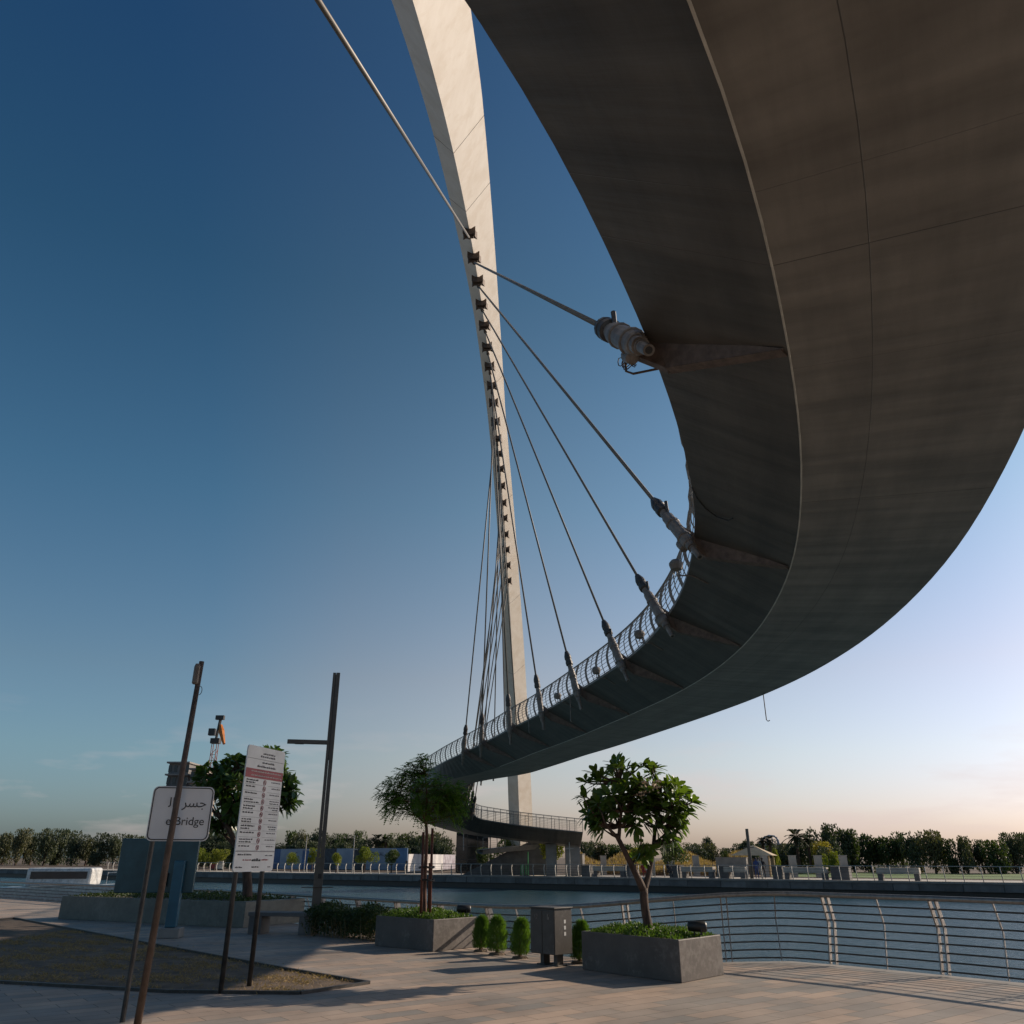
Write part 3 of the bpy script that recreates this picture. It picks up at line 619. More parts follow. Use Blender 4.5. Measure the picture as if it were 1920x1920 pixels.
# ------------------------------------------------------------------ planters
def planter(name,label,a,b,c,h,matn,lipw=.05,group=None):
    a,b,c=Vector(a),Vector(b),Vector(c); d=a+(c-b); poly=[b,c,d,a]; ctr=(a+c)/2
    o=empty(name,(ctr.x,ctr.y,0)); tag(o,label,'planter',group)
    mb=MB(); inn=[p+(ctr-p)*(.06) for p in poly]; n=4
    P=[(p.x,p.y) for p in poly]; I=[(p.x,p.y) for p in inn]
    mb.v=[(x,y,.0) for x,y in P]+[(x,y,h) for x,y in P]+[(x,y,h) for x,y in I]+[(x,y,h-.12) for x,y in I]
    for i in range(4):
        j=(i+1)%4; mb.f += [(i,j,4+j,4+i),(4+i,4+j,8+j,8+i),(8+i,8+j,12+j,12+i)]
    mb.f.append((0,3,2,1))
    box=mb.build('box',matn,o,bevel=.012); so=MB(); so.add([(x,y,h-.1) for x,y in I],[(0,1,2,3)]); s=so.build('soil',M['soil'],o)
    localize(o,[box,s]); return o,I,ctr
def cover(name,label,I,h,n,mound,size=.045,matn=None,cat='ground cover'):
    A,B,C_,D_=[np.array([*p,0.]) for p in I]
    u=rng.random(n)[:,None]; v=rng.random(n)[:,None]
    u=.5+(u-.5)*1.02; v=.5+(v-.5)*1.02
    P=A*(1-u)*(1-v)+B*u*(1-v)+C_*u*v+D_*(1-u)*v
    bumpy=.5+.5*np.sin(P[:,0]*7.1+1.3)*np.cos(P[:,1]*6.3)
    edge=np.minimum(np.minimum(u,1-u),np.minimum(v,1-v))[:,0]; g=np.clip(edge/.22,0,1)**.6
    P[:,2]=h-.06+(mound*(.45+.55*bumpy)*g+.03)*rng.random(n)**.45
    D=rv(n); D[:,2]=np.abs(D[:,2])+.25
    V,Fq=diamonds(P,D,rv(n),size*rng.uniform(.7,1.4,n),size*.55)
    o=npmesh(name,V,Fq,matn or M['lf_cover']); tag(o,label,cat,kind='stuff'); return o
def spotlight(loc,rz,label,h):
    o=empty('spotlight',(loc[0],loc[1],h),rz); tag(o,label,'spotlight')
    k=MB(); k.tube([(-.17,0,.13),(-.15,0,.13),(.12,0,.12),(.15,0,.12)],[.03,.075,.085,.06],14).build('lamp_head',M['black'],o,smooth=True,bevel=0)
    y=MB(); y.bar((.05,-.09,0),(.05,-.09,.12),.02,.04); y.bar((.05,.09,0),(.05,.09,.12),.02,.04); y.bar((.05,-.09,.01),(.05,.09,.01),.04,.02); y.bar((-.06,0,-.1),(-.06,0,.10),.03,.03)
    y.build('yoke',M['black'],o); return o
P1,I1,c1=planter('planter','long dark brown grey planter box with staked feathery tree, left of the upright bushes',(-3.07,20.095),(-1.653,18.786),(-.76,19.75),.60,M['planter'])
P2,I2,c2=planter('planter','dark brown grey planter box with plumeria tree, right of the litter bin',(1.234,15.957),(2.645,14.285),(3.552,15.267),.60,M['planter'])
cover('ground_cover','bright green low ground cover round the staked tree in its planter',I1,.6,5200,.20)
cover('ground_cover','bright green low ground cover round the plumeria trunk in the right planter',I2,.6,5200,.17)
spotlight(GZ(870,1712,.66)[:],R(10),'black spotlight at the right end of the planter with the staked tree',.62)
spotlight(GZ(1309,1748,.66)[:],R(-10),'black spotlight on the right rim of the planter with the plumeria tree',.62)
# left olive planter (large) seen behind the information board
PL,IL,cl_=planter('planter','large olive grey planter box behind the information board, in bridge shade',(-14.6,28.6),(-7.5,24.9),(-6.35,27.1),.66,M['planter_olive'])
cover('ground_cover','dark green ground cover in the olive planter behind the information board',IL,.66,4200,.22,.07,M['lf_hedge'])
# ------------------------------------------------------------------ plumeria tree in right planter
def Q(px,py,dy=0): return GY(px,py,15.45+dy)
def plumeria(name,label,base,limbs,tips,L=.27,nl=13,r0=.1,flowers=None):
    o=empty(name,base); tag(o,label,'tree'); tb=MB(); starts=[]
    for pts,rs in limbs: polyl(pts,rs,tb,9,starts)
    ctr=sum((t for t in tips),Vector())/len(tips)
    branch_to(tb,[s for s in starts if s[1]<.075*r0/.1*1.3],tips,.028*r0/.08,.014)
    t_=tb.build('trunk',M['bark'],o,smooth=True)
    ax=[(t-ctr-Vector((0,0,-.35))).normalized()+Vector((0,0,.25)) for t in tips]
    V,Fq=rosettes([tuple(t) for t in tips],[tuple(a) for a in ax],nl,L,L*.185)
    c_=npmesh('crown',V,Fq,M['lf_plum'],o,smooth=True); ks=[t_,c_]
    if flowers:
        P=[];
        for f_ in flowers:
            for _ in range(26): P.append(np.array(f_)+rng.normal(size=3)*.05)
        V,Fq=diamonds(P,rv(len(P)),rv(len(P)),.05,.04); ks.append(npmesh('blossom',V,Fq,M['flower'],o))
    localize(o,ks); return o
base=Q(1219,1742); base.z=.5
limbs=[([base,Q(1209,1700),Q(1207,1665)],[.088,.074,.072]),
       ([Q(1207,1670),Q(1193,1640,-.05),Q(1178,1610,-.1),Q(1162,1578,-.15),Q(1155,1565,-.2)],[.07,.06,.05,.045,.038]),
       ([Q(1155,1568,-.2),Q(1142,1554,-.3),Q(1137,1548,-.3)],[.034,.024,.018]),
       ([Q(1160,1575,-.15),Q(1163,1540,-.1),Q(1166,1500,-.05),Q(1160,1465,0)],[.035,.03,.026,.018]),
       ([Q(1207,1672),Q(1216,1640,.1),Q(1224,1600,.15),Q(1228,1560,.2),Q(1236,1520,.2),Q(1240,1480,.2)],[.062,.046,.038,.034,.028,.018]),
       ([Q(1184,1620,-.05),Q(1197,1605,.15),Q(1202,1580,.25),Q(1201,1560,.3)],[.024,.02,.018,.015]),
       ([Q(1230,1550,.2),Q(1245,1540,.1),Q(1255,1525,.0),Q(1262,1515,-.1)],[.026,.022,.018,.015])]
tips=[]
random.seed(21)
def blob(cx,cy,rx,ry,n,rd,shell=.55):
    out=[]
    while len(out)<n:
        v=Vector((random.gauss(0,1),random.gauss(0,1),random.gauss(0,1))).normalized()*random.uniform(shell,1)
        p=Q(cx+v.x*rx,cy-v.z*ry,v.y*rd)
        if all((p-q).length>.12 for q in out): out.append(p)
    return out
tips+=blob(1150,1490,70,64,42,.64)+blob(1252,1506,50,54,30,.5)+blob(1205,1466,42,40,14,.45)+blob(1130,1535,35,25,7,.35)+blob(1255,1560,34,22,6,.35)+blob(1205,1590,16,14,3,.15)+blob(1198,1505,40,40,12,.4,.2)+blob(1195,1545,30,22,6,.35,.2)+blob(1222,1495,30,45,8,.4,.2)
plumeria('plumeria_tree','forked plumeria tree with rosettes of long leaves in the right planter',base,limbs,tips,.265,11,.09,[Q(1212,1468,-.5),Q(1222,1474,-.45),Q(1232,1468,-.4),Q(1205,1490,-.45)])
# plumeria tree behind information board
def Q2(px,py,dy=0): return GY(px,py,26.2+dy)
b2=Q2(463,1690); b2.z=.6
l2=[([b2,Q2(464,1660),Q2(462,1625)],[.16,.14,.13]),([Q2(462,1625),Q2(445,1590,-.2),Q2(432,1560,-.3),Q2(415,1535,-.3)],[.12,.09,.07,.05]),([Q2(462,1627),Q2(480,1580,.2),Q2(500,1530,.3),Q2(515,1480,.2)],[.11,.09,.07,.05]),([Q2(462,1627),Q2(462,1560,.1),Q2(455,1490,.1),Q2(455,1450,.1)],[.1,.09,.06,.04]),([Q2(446,1592),Q2(420,1565),Q2(408,1558)],[.06,.05,.03])]
Q_=Q; Q=Q2
t2=blob(470,1468,80,60,110,1.5,.7)+blob(395,1468,26,36,26,.8)+blob(412,1540,20,14,12,.4)+blob(545,1488,20,36,22,.6)+blob(512,1412,24,8,9,.4)+blob(440,1525,26,16,10,.6)
Q=Q_
plumeria('plumeria_tree','round crowned plumeria tree behind the white information board',b2,l2,t2,.34,12,.15)
# ------------------------------------------------------------------ staked feathery tree in planter 1
def Q3(px,py,dy=0): return GY(px,py,19.6+dy)
b3=Q3(797,1715); b3.z=.5
tb=MB(); st=[]
polyl([b3,Q3(796,1660),Q3(799,1600),Q3(800,1560),Q3(797,1530)],[.05,.045,.04,.038,.032],tb,8,st)
polyl([Q3(798,1545),Q3(790,1515,-.2),Q3(780,1480,-.3)],[.03,.02,.01],tb,6,st); polyl([Q3(798,1542),Q3(812,1515,.2),Q3(830,1485,.3)],[.03,.02,.01],tb,6,st); polyl([Q3(798,1540),Q3(800,1490),Q3(795,1440)],[.03,.02,.01],tb,6,st); polyl([Q3(798,1545),Q3(775,1525,.1),Q3(745,1510,.2)],[.02,.015,.008],tb,6,st)
nt_=empty('feathery_tree',b3); tag(nt_,'young feathery leaved tree tied between red brown stakes in a planter','tree')
tips3=[]
Q=Q3; tips3=blob(790,1490,62,44,150,.85,.3)+blob(740,1495,28,40,46,.4,.2)+blob(845,1500,34,38,70,.5,.2)+blob(792,1438,18,22,22,.25,.2)+blob(768,1452,24,20,22,.3,.2); Q=Q_
branch_to(tb,[s for s in st if s[1]<.034],tips3,.010,.004,.02)
trk=tb.build('trunk',M['bark_red'],nt_,smooth=True)
Ps=[];Ds=[];Us=[]
for t in tips3:
    out=(t-Q3(797,1500)); out.z*=.4; out.normalize()
    for _ in range(5):
        d=(out*.7+Vector(rv(1)[0])*.8); d.z+=.05; d.normalize(); Lr=random.uniform(.15,.25); sd_=d.cross(Vector((0,0,1))); sd_.normalize()
        for j in range(1,9):
            q=t+d*Lr*j/8-Vector((0,0,1))*.5*Lr*(j/8)**2
            for sg in(-1,1):
                Ps.append(q); e_=(d*.6+sd_*sg*.9+Vector((0,0,-.25))).normalized(); Ds.append(e_); Us.append(Vector((random.uniform(-.4,.4),random.uniform(-.4,.4),1)))
V,Fq=diamonds(np.array(Ps),np.array(Ds),np.array(Us),rng.uniform(.05,.085,len(Ps)),.026)
crn=npmesh('crown',V,Fq,M['lf_neem'],nt_); localize(nt_,[trk,crn])
# stakes (one frame tied together)
sk=empty('tree_stakes',(b3.x,b3.y,.5)); tag(sk,'red brown wooden tree stakes strapped round the feathery tree','tree stakes')
kk=[]
for (pa,ya,pb,yb,dy) in ((789,1712,794,1560,-.22),(806,1712,811,1553,-.1),(793,1708,795,1620,.2),(803,1708,806,1618,.25)):
    kk.append(MB().tube([Q3(pa,ya,dy),Q3(pb,yb,dy)],.03 if dy<0 else .024,8).build('stake',M['stake'],sk,smooth=True))
for py in (1626,1650):
    c0=Q3(800,py); q=[c0+Vector((math.cos(a)*.17,math.sin(a)*.26,.012*math.sin(3*a))) for a in np.linspace(0,6.28,14)]
    s_=MB(); s_.tube(q,.018,6,False); kk.append(s_.build('strap',M['strap'],sk))
localize(sk,kk)
# ------------------------------------------------------------------ upright bushes
def bush(loc,h,r,label):
    o=empty('upright_bush',(loc[0],loc[1],0)); tag(o,label,'bush','upright feathery bushes along the kerb')
    n=5200; ph=rng.random(n)*6.283; t=rng.random(n)**.85; rad=r*np.sqrt(np.clip(1-((t-.40)/.605)**2,.02,1))*(1-.12*t)*(1+.10*np.sin(ph*5+h*9)+.08*np.sin(t*17+ph*2))*np.clip(rng.random(n)**.35*1.08,.3,1.08)
    P=np.stack([np.cos(ph)*rad,np.sin(ph)*rad,t*h*.96+.04],1); D=np.stack([np.cos(ph)*.45,np.sin(ph)*.45,np.full(n,1.1)],1)+rv(n)*.35
    P[:,0]+=P[:,2]*random.uniform(-.12,.12); P[:,1]+=P[:,2]*random.uniform(-.1,.1)
    V,Fq=diamonds(P,D,rv(n),rng.uniform(.05,.12,n),.008)
    npmesh('foliage',V,Fq,M['lf_bush'],o); MB().tube([(0,0,-.01),(0,0,.1),(0,0,h*.5)],[.05,.03,.012],6).build('stem',M['bark_red'],o)
    mr=MB(); mr.tube([(0,0,0),(0,0,.035)],[r*1.0,r*.8],12); mr.build('soil_ring',M['soil'],o)
    return o
bush(GZ(901,1784),.60,.155,'leftmost of the upright green bushes, beside the planter of the staked tree')
bush(GZ(932,1790),.64,.185,'middle and widest of the three upright green bushes left of the bin')
bush(GZ(975,1797),.64,.170,'right one of the three upright green bushes, nearest the bin on its left')
bush(GZ(1087,1806),.64,.17,'upright green bush squeezed between the litter bin and the plumeria planter')
# hedge behind the lamp post
HA,HB,HC=Vector((-5.4,22.75,0)),Vector((-3.05,20.75,0)),Vector((-2.3,21.6,0)); n=13000
u=rng.random(n)[:,None]; v=rng.random(n)[:,None]; d_=np.array(HC-HB); P=np.array(HA)*(1-u)+np.array(HB)*u+d_*v
hh=.62+.07*np.sin(P[:,0]*5)+.05*np.sin(P[:,1]*9); P[:,2]=.02+hh*rng.random(n)**.7
V,Fq=diamonds(P,rv(n)+np.array([0,0,.4]),rv(n),rng.uniform(.04,.09,n),.04)
hg=empty('hedge',(-4,21.8,0)); tag(hg,'low dark hedge between the lamp post and the staked tree planter','hedge')
hf=npmesh('foliage',V,Fq,M['lf_hedge'],hg)
sp=MB()
for _ in range(70):
    q=HA.lerp(HB,random.random())+(HC-HB)*random.uniform(-.02,.4); sp.tube([q,q+Vector((random.uniform(-.12,.12),random.uniform(-.1,.1),random.uniform(.2,.5)))],[.007,.004],4)
hs=sp.build('stems',M['lf_straw'],hg); localize(hg,[hf,hs])
# ------------------------------------------------------------------ bench
bn=empty('bench',(-5.9,23.1,0),R(-9)); tag(bn,'dark slab bench in shade between olive planter and lamp post','bench')
MB().box((0,0,.46),(1.75,.62,.09)).build('seat',M['concrete_d'],bn,bevel=.01)
for x in(-.68,.68): MB().box((x,0,.207),(.34,.56,.414)).build('leg',M['concrete_d'],bn,bevel=.01)
# ------------------------------------------------------------------ litter bin
bi=empty('litter_bin',(.73,16.62,0),R(-47)); tag(bi,'grey double litter bin on two feet between bushes and plumeria planter','litter bin')
MB().box((0,0,.56),(.62,.46,.74)).build('body',M['bin'],bi,bevel=.008)
for x in(-.155,.155):
    dr=MB().box((x,-.2355,.55),(.297,.012,.70)).build('door',M['bin'],bi,bevel=.004)
    ic=MB(); cx=x; cz=.80
    if x<0:
        for a in range(3):
            t0=a*2.094; ic.tube([(cx+math.cos(t0+q)*.038,-.2425,cz+math.sin(t0+q)*.038) for q in(0.2,.7,1.2,1.6)],.005,4)
    else:
        ic.tube([(cx-.01,-.2425,cz-.045),(cx-.01,-.2425,cz+.05)],.009,4); ic.tube([(cx+.02,-.2425,cz-.045),(cx+.02,-.2425,cz+.0)],.012,4)
    ic.build('symbol',M['concrete'],dr)
MB().box((0,0,.945),(.66,.5,.025)).build('lid',M['bin'],bi,bevel=.006)
sm=MB(); 
for z in(.72,.62,.52): sm.box((.3125,.04,z),(.003,.05,.06))
sm.build('side_mark',M['white'],bi)
for x in(-.17,.17): 
    f=MB(); f.box((x,0,.105),(.09,.16,.17)); f.box((x,0,.01),(.2,.24,.02)); f.build('foot',M['bin'],bi,bevel=.004)
# ------------------------------------------------------------------ lamp post
lb=GZ(588,1750); ld=GZ(588,1750)
lp_=empty('lamp_post',lb,R(12)); tag(lp_,'tall square grey brown lamp post with one short side arm','lamp post')
MB().box((0,0,.9),(.235,.17,1.8)).build('base_box',M['lamp'],lp_,bevel=.006)
pl=MB(); pl.box((-.055,0,4.28),(.085,.14,4.955)); pl.box((.05,0.0,4.28),(.11,.16,4.96)); po=pl.build('pole',M['lamp'],lp_,bevel=.004)
MB().box((-.012,-.062,5.5),(.02,.02,2.4)).build('light_slot',M['black'],po)
ar=MB(); ar.box((-.62,-.06,4.78),(1.12,.10,.115)); a_=ar.build('arm',M['lamp'],lp_,bevel=.01)
MB().box((-.85,-.06,4.719),(.24,.07,.012)).build('lamp_panel',M['black'],a_)
MB().box((.03,-.088,1.35),(.09,.012,.12)).build('hatch',M['black'],lp_)
MB().tube([(-.42,-.1,1.08),(.40,-.1,1.08)],.011,5).build('cross_rod',M['rust'],lp_)
MB().tube([(0,0,0),(0,0,.02)],[.2,.2],4).build('base_plate',M['lamp'],lp_)
# ------------------------------------------------------------------ information board
T0=GY(465,1393,13.1); T1=GY(533,1413,14.15); B0=GY(424,1632,13.05); 
bd=(T1-T0); bd.z=0; W_=bd.length; bd.normalize(); zb=1.60; zt=3.46
ib=empty('information_board',(T0+bd*W_/2)*1.0); ib.location.z=0; ib.rotation_euler.z=math.atan2(bd.y,bd.x)
tag(ib,'tall white two language rules board with red band on two dark posts','information board')
hw=W_/2
def rrect(w,h,r,n=5):
    out=[]
    for cx,cy,a0 in ((w-r,h-r,0),(-w+r,h-r,90),(-w+r,-h+r,180),(w-r,-h+r,270)):
        for k in range(n+1): a=R(a0+90*k/n); out.append((cx+r*math.cos(a),cy+r*math.sin(a)))
    return out
def vprism(poly,y0,y1,cz,name,m_,par,cx=0):   # polygon in local xz
    n=len(poly); mb=MB(); mb.add([(cx+p[0],y0,cz+p[1]) for p in poly]+[(cx+p[0],y1,cz+p[1]) for p in poly],[tuple(range(n)),tuple(range(n,2*n))[::-1]]+[(i,n+i,n+(i+1)%n,(i+1)%n) for i in range(n)]); return mb.build(name,m_,par)
pnl=vprism(rrect(hw,(zt-zb)/2,.05),-.02,.0,(zb+zt)/2,'panel',M['sign_board'],ib)
for x in(-.33*W_,.33*W_): MB().tube([(x,.05,-.05),(x,.05,zt-.15)],.038,12).build('post',M['dark_steel'],ib,smooth=True)
Hh=zt-zb; yv=-.023
MB().box((0,yv,zt-Hh*.225),(W_*.985,.004,Hh*.075)).build('red_band',M['red'],pnl)
tx=MB(); gx=MB()
def words(mb,x0,x1,z,h,right=False,dens=.8):
    x=x0
    while x<x1:
        wl_=random.uniform(.03,.09)
        xe=min(x+wl_,x1); q=x
        while q<xe:
            cw=random.uniform(.007,.014); hh_=h*random.choice([.6,.6,.75,1.0]); mb.box((q+cw/2,yv,z+hh_/2),(cw*.62,.003,hh_)); q+=cw
        x=xe+.018
lw=hw*.9
words(gx,-.10*W_,.22*W_,zt-Hh*.06,.028); words(gx,-.16*W_,.24*W_,zt-Hh*.085,.03)
words(tx,-.10*W_,.22*W_,zt-Hh*.135,.028); words(gx,-.22*W_,.27*W_,zt-Hh*.17,.034)
wt=MB(); words(wt,-.36*W_,.44*W_,zt-Hh*.212,.018); words(wt,-.36*W_,.44*W_,zt-Hh*.245,.018)
for v_ in range(len(wt.v)): wt.v[v_]=(wt.v[v_][0],wt.v[v_][1]-.004,wt.v[v_][2])
rule=MB(); rule.box((0,yv,zt-Hh*.105),(W_*.97,.003,.005))
rr=11; zz=zt-Hh*.275; step=Hh*.575/rr; rings=[]
for k in range(rr):
    z=zz-step*k
    words(tx,-hw*.9,-hw*.9+random.uniform(.35,.62)*W_*.62,z-.02,.024)
    if k in(0,3,4,6,7,9): words(tx,-hw*.9,-hw*.9+random.uniform(.3,.6)*W_*.62,z-.058,.024)
    words(gx,hw*.9-random.uniform(.5,.8)*W_*.36,hw*.9,z-.02,.018)
    if k in(3,4,7): words(gx,hw*.9-random.uniform(.4,.7)*W_*.36,hw*.9,z-.055,.018)
    rule.box((-hw*.45,yv,z-step*.78),(W_*.5,.003,.003)); rule.box((hw*.6,yv,z-step*.78),(W_*.36,.003,.003))
    rg=MB(); c0=(hw*.05,yv,z-.03)
    rg.tube([(c0[0]+math.cos(a)*.036,yv,c0[2]+math.sin(a)*.036) for a in np.linspace(0,6.283,15)],.005,4,False); rg.bar((c0[0]-.026,yv-.002,c0[2]+.026),(c0[0]+.026,yv-.002,c0[2]-.026),.006,.004)
    rg.build('prohibition_symbol',M['redline'],pnl)
    tx.box((c0[0]+random.uniform(-.006,.006),yv,c0[2]),(random.uniform(.012,.03),.002,random.uniform(.02,.035)))
rule.box((0,yv,zb+Hh*.155),(W_*.99,.003,.009))
words(tx,-hw*.88,-hw*.2,zb+Hh*.125,.024); words(gx,hw*.5,hw*.88,zb+Hh*.12,.018); words(tx,-.08*W_,.14*W_,zb+Hh*.08,.04)
words(tx,-hw*.92,-hw*.6,zb+Hh*.03,.022); words(tx,-.06*W_,.12*W_,zb+Hh*.03,.022); words(gx,hw*.7,hw*.88,zb+Hh*.03,.018)
rt=MB(); words(rt,-.3*W_,-.1*W_,zb+Hh*.085,.022); words(rt,.17*W_,.34*W_,zb+Hh*.085,.022); rt.build('red_lettering',M['redline'],pnl)
tx.build('lettering',M['ink'],pnl); gx.build('small_lettering',M['ink_grey'],pnl); wt.build('band_lettering',M['white'],pnl); rule.build('ruled_lines',M['ink_grey'],pnl)
# ------------------------------------------------------------------ road sign and mast
def text(body,size,loc,rot,m_,par,name='lettering'):
    cu=bpy.data.curves.new('t','FONT'); cu.body=body; cu.size=size; cu.align_x='RIGHT'; cu.extrude=.0015
    o=bpy.data.objects.new('t',cu); col.objects.link(o); dg=bpy.context.evaluated_depsgraph_get()
    me=bpy.data.meshes.new_from_object(o.evaluated_get(dg)); bpy.data.objects.remove(o); me.materials.clear(); me.materials.append(m_)
    t=bpy.data.objects.new(name,me); col.objects.link(t); t.parent=par; t.location=loc; t.rotation_euler=rot; return t
sg_=empty('road_sign',(-4.345,11.13,0),R(16)); tag(sg_,'white bridge name sign with black border beside the dark mast, reading Bridge','sign')
sw,sh=.38,.335; scz=2.33
vprism(rrect(sw,sh,.07),-.012,0,scz,'panel',M['sign_white'],sg_)
bo=rrect(sw-.018,sh-.018,.06); bm=MB(); bm.tube([(p[0],-.0135,scz+p[1]) for p in bo+[bo[0]]],.0075,4,False); bm.build('border',M['ink'],sg_)
text('\uFEDF\uFE8D  \uFEAE\uFEB4\uFE9F',.165,(sw-.075,-.0145,scz+.08),(R(90),0,0),M['ink'],sg_)
text('e Bridge',.142,(sw-.075,-.0145,scz-.14),(R(90),0,0),M['ink'],sg_)
mb=MB().box((0,.03,scz),(.66,.03,.04)); mb.build('mounting_rail',M['dark_steel'],sg_)
MB().tube([(-.30,.07,-.02),(-.30,.07,scz+sh-.02)],.03,10).build('post',M['dark_steel'],sg_)
ms=empty('dark_mast',(-4.315,10.95,0)); tag(ms,'thin dark mast with small box near its top, before the name sign','mast')
MB().tube([(-.085,0,0),(-.042,0,2.2),(.0,0,4.30)],[.045,.04,.034],10).build('pole',M['rust'],ms,smooth=True)
MB().tube([(-.035,-.03,3.98),(-.035,-.03,4.0),(-.035,-.03,4.22),(-.035,-.03,4.26)],[.03,.045,.045,.03],8).build('antenna_box',M['steel_white'],ms)
MB().tube([(.03+.035*math.cos(a),0,3.9+.06*math.sin(a)) for a in np.linspace(-1.5,1.5,8)],.005,4).build('cable_loop',M['strap'],ms)
# teal totem left
tt=empty('ticket_totem',(-8.5,22.0,0),R(6)); tag(tt,'teal and blue glass ticket totem at the left edge in shade','totem')
MB().box((-.45,0,1.62),(1.9,.12,1.25)).build('screen_panel',M['teal'],tt,bevel=.02)
MB().box((.12,-.10,.98),(.26,.2,1.5)).build('post',M['teal_b'],tt,bevel=.02)
MB().box((.12,0,.11),(.5,.5,.22)).build('plinth',M['concrete'],tt,bevel=.02)
MB().box((-.22,-.1,1.30),(.16,.09,.3)).build('card_reader',M['black'],tt)
# ------------------------------------------------------------------ dry grass bed
KB=[(-40,58),(-7.25,19.35),(-3.89,15.85),(-2.22,14.22),(-3.0,13.25),(-5.0,13.3),(-9,14.5),(-40,30)]
bedp=[(-16,28.6)]+[(-7.25,19.35),(-3.89,15.85),(-2.22,14.22),(-3.04,13.2),(-5.0,13.35),(-9,14.6),(-18,19)]
gb=MB(); gb.add([(x,y,.004) for x,y in bedp],[tuple(range(len(bedp)))]); tag(gb.build('dry_soil_bed',M['soil']),kind='structure')
kb=MB(); 
for a,b in zip(bedp,bedp[1:]+bedp[:1]): kb.bar((*a,.02),(*b,.02),.05,.045)
tag(kb.build('bed_edging',M['dark_steel']),kind='structure')
def inpoly(P,poly):
    c=np.zeros(len(P),bool); x,y=P[:,0],P[:,1]; n=len(poly)
    for i in range(n):
        x1,y1=poly[i]; x2,y2=poly[(i+1)%n]
        c ^= ((y1>y)!=(y2>y)) & (x<(x2-x1)*(y-y1)/(y2-y1+1e-12)+x1)
    return c
P=np.column_stack([rng.uniform(-12,-2.1,90000),rng.uniform(13.1,24,90000),np.full(90000,.004)]); P=P[inpoly(P,bedp)]
cl=np.sin(P[:,0]*3.1)+np.sin(P[:,1]*4.3+1)+np.sin((P[:,0]+P[:,1])*7); P=P[(cl+rng.normal(size=len(P))*.7)>.35][:24000]
j=rng.random(len(P))<.06; P[j,:2]+=rng.normal(size=(int(j.sum()),2))*.28
V,Fq=diamonds(P,rv(len(P))*np.array([1,1,.4])+np.array([0,0,.4]),rv(len(P)),rng.uniform(.025,.10,len(P)),.009)
tag(npmesh('dry_grass',V,Fq,M['lf_straw']),'sparse straw coloured grass in the soil bed under the information board','grass',kind='stuff')
# ------------------------------------------------------------------ far bank
def far_tree_mesh(seed,n=3000,w=1.0,h=1.0,lobes=12):
    r=np.random.default_rng(seed); C=r.normal(size=(lobes,3))*np.array([.27,.27,.26]); C[:,2]+=.52; C[:,2]=np.clip(C[:,2],.2,.84); S=r.uniform(.2,.36,lobes)
    k=r.integers(0,lobes,n); v=r.normal(size=(n,3)); v/=np.linalg.norm(v,axis=1)[:,None]; P=C[k]+v*(S[k]*r.uniform(.6,1,n)**.5)[:,None]
    P=P*np.array([w,w,h]); P=P[(P[:,2]>.03)&(P[:,2]<1.03)]; m_=len(P); D=r.normal(size=(m_,3)); U=r.normal(size=(m_,3))
    return diamonds(P,D,U,r.uniform(.05,.10,m_),.06)
protos=[far_tree_mesh(s) for s in range(5)]
pm=[]
def mk_data(V,Fq,mt,name='crown'):
    o=npmesh(name,V,Fq,mt); d=o.data; bpy.data.objects.remove(o); return d
far_data={}
for mt in('lf_far','lf_olive','lf_lime','lf_yel','lf_hedge'):
    far_data[mt]=[mk_data(V,Fq,M[mt]) for V,Fq in protos]
td=MB().tube([(0,0,0),(.02,.01,.25),(-.01,0,.6)],[.035,.025,.012],6); tdo=td.build('t',M['bark']); TRD=tdo.data; bpy.data.objects.remove(tdo)
def far_tree(px,off,ptop,wpx,mt='lf_far',label='',group='trees along the far bank',name='broadleaf_tree',X=None,Y=None):
    if X is None: X,Y=far(px,off)
    top=hz(Y,ptop)-QZ; zc=Y*CT; wd=wpx/FPX*zc
    o=empty(name,(X,Y,QZ),random.uniform(0,6.28)); tag(o,label,'tree',group); young='young' in label
    c=bpy.data.objects.new('crown',random.choice(far_data[mt])); col.objects.link(c); c.parent=o; c.scale=(wd*.95,wd*.95,top*(.68 if young else 1.0)); c.location=(0,0,top*.34 if young else 0)
    t=bpy.data.objects.new('trunk',TRD); col.objects.link(t); t.parent=o; t.scale=(top,top,top); return o
def palm_data(seed,nf=34):
    r=np.random.default_rng(seed); Ps=[];Ds=[];Us=[];Ls=[]
    for f in range(nf):
        ph=f*2.4+r.random()*.5; el=r.uniform(-.5,1.2); d=np.array([math.cos(ph)*math.cos(el),math.sin(ph)*math.cos(el),math.sin(el)]); L_=r.uniform(.8,1.05)
        s=np.cross(d,[0,0,1]); s/=np.linalg.norm(s)
        for j in range(3,18):
            t=j/18; q=d*L_*t-np.array([0,0,1])*.5*L_*t*t
            for sg in(-1,1): Ps.append(q); Ds.append(d*.7+s*sg*.7-np.array([0,0,.35])); Us.append([0,0,1]); Ls.append(.30*(1-abs(t-.45)))
    return diamonds(np.array(Ps),np.array(Ds),np.array(Us)+r.normal(size=(len(Ps),3))*.2,np.array(Ls)*1.15,.085)
PALM=[mk_data(*palm_data(s),M['lf_palm'],'fronds') for s in(1,2,3)]
ptd=MB().tube([(0,0,0),(0,0,.5),(0,0,1)],[.05,.035,.04],8); _o=ptd.build('t',M['bark']); PTD=_o.data; bpy.data.objects.remove(_o)
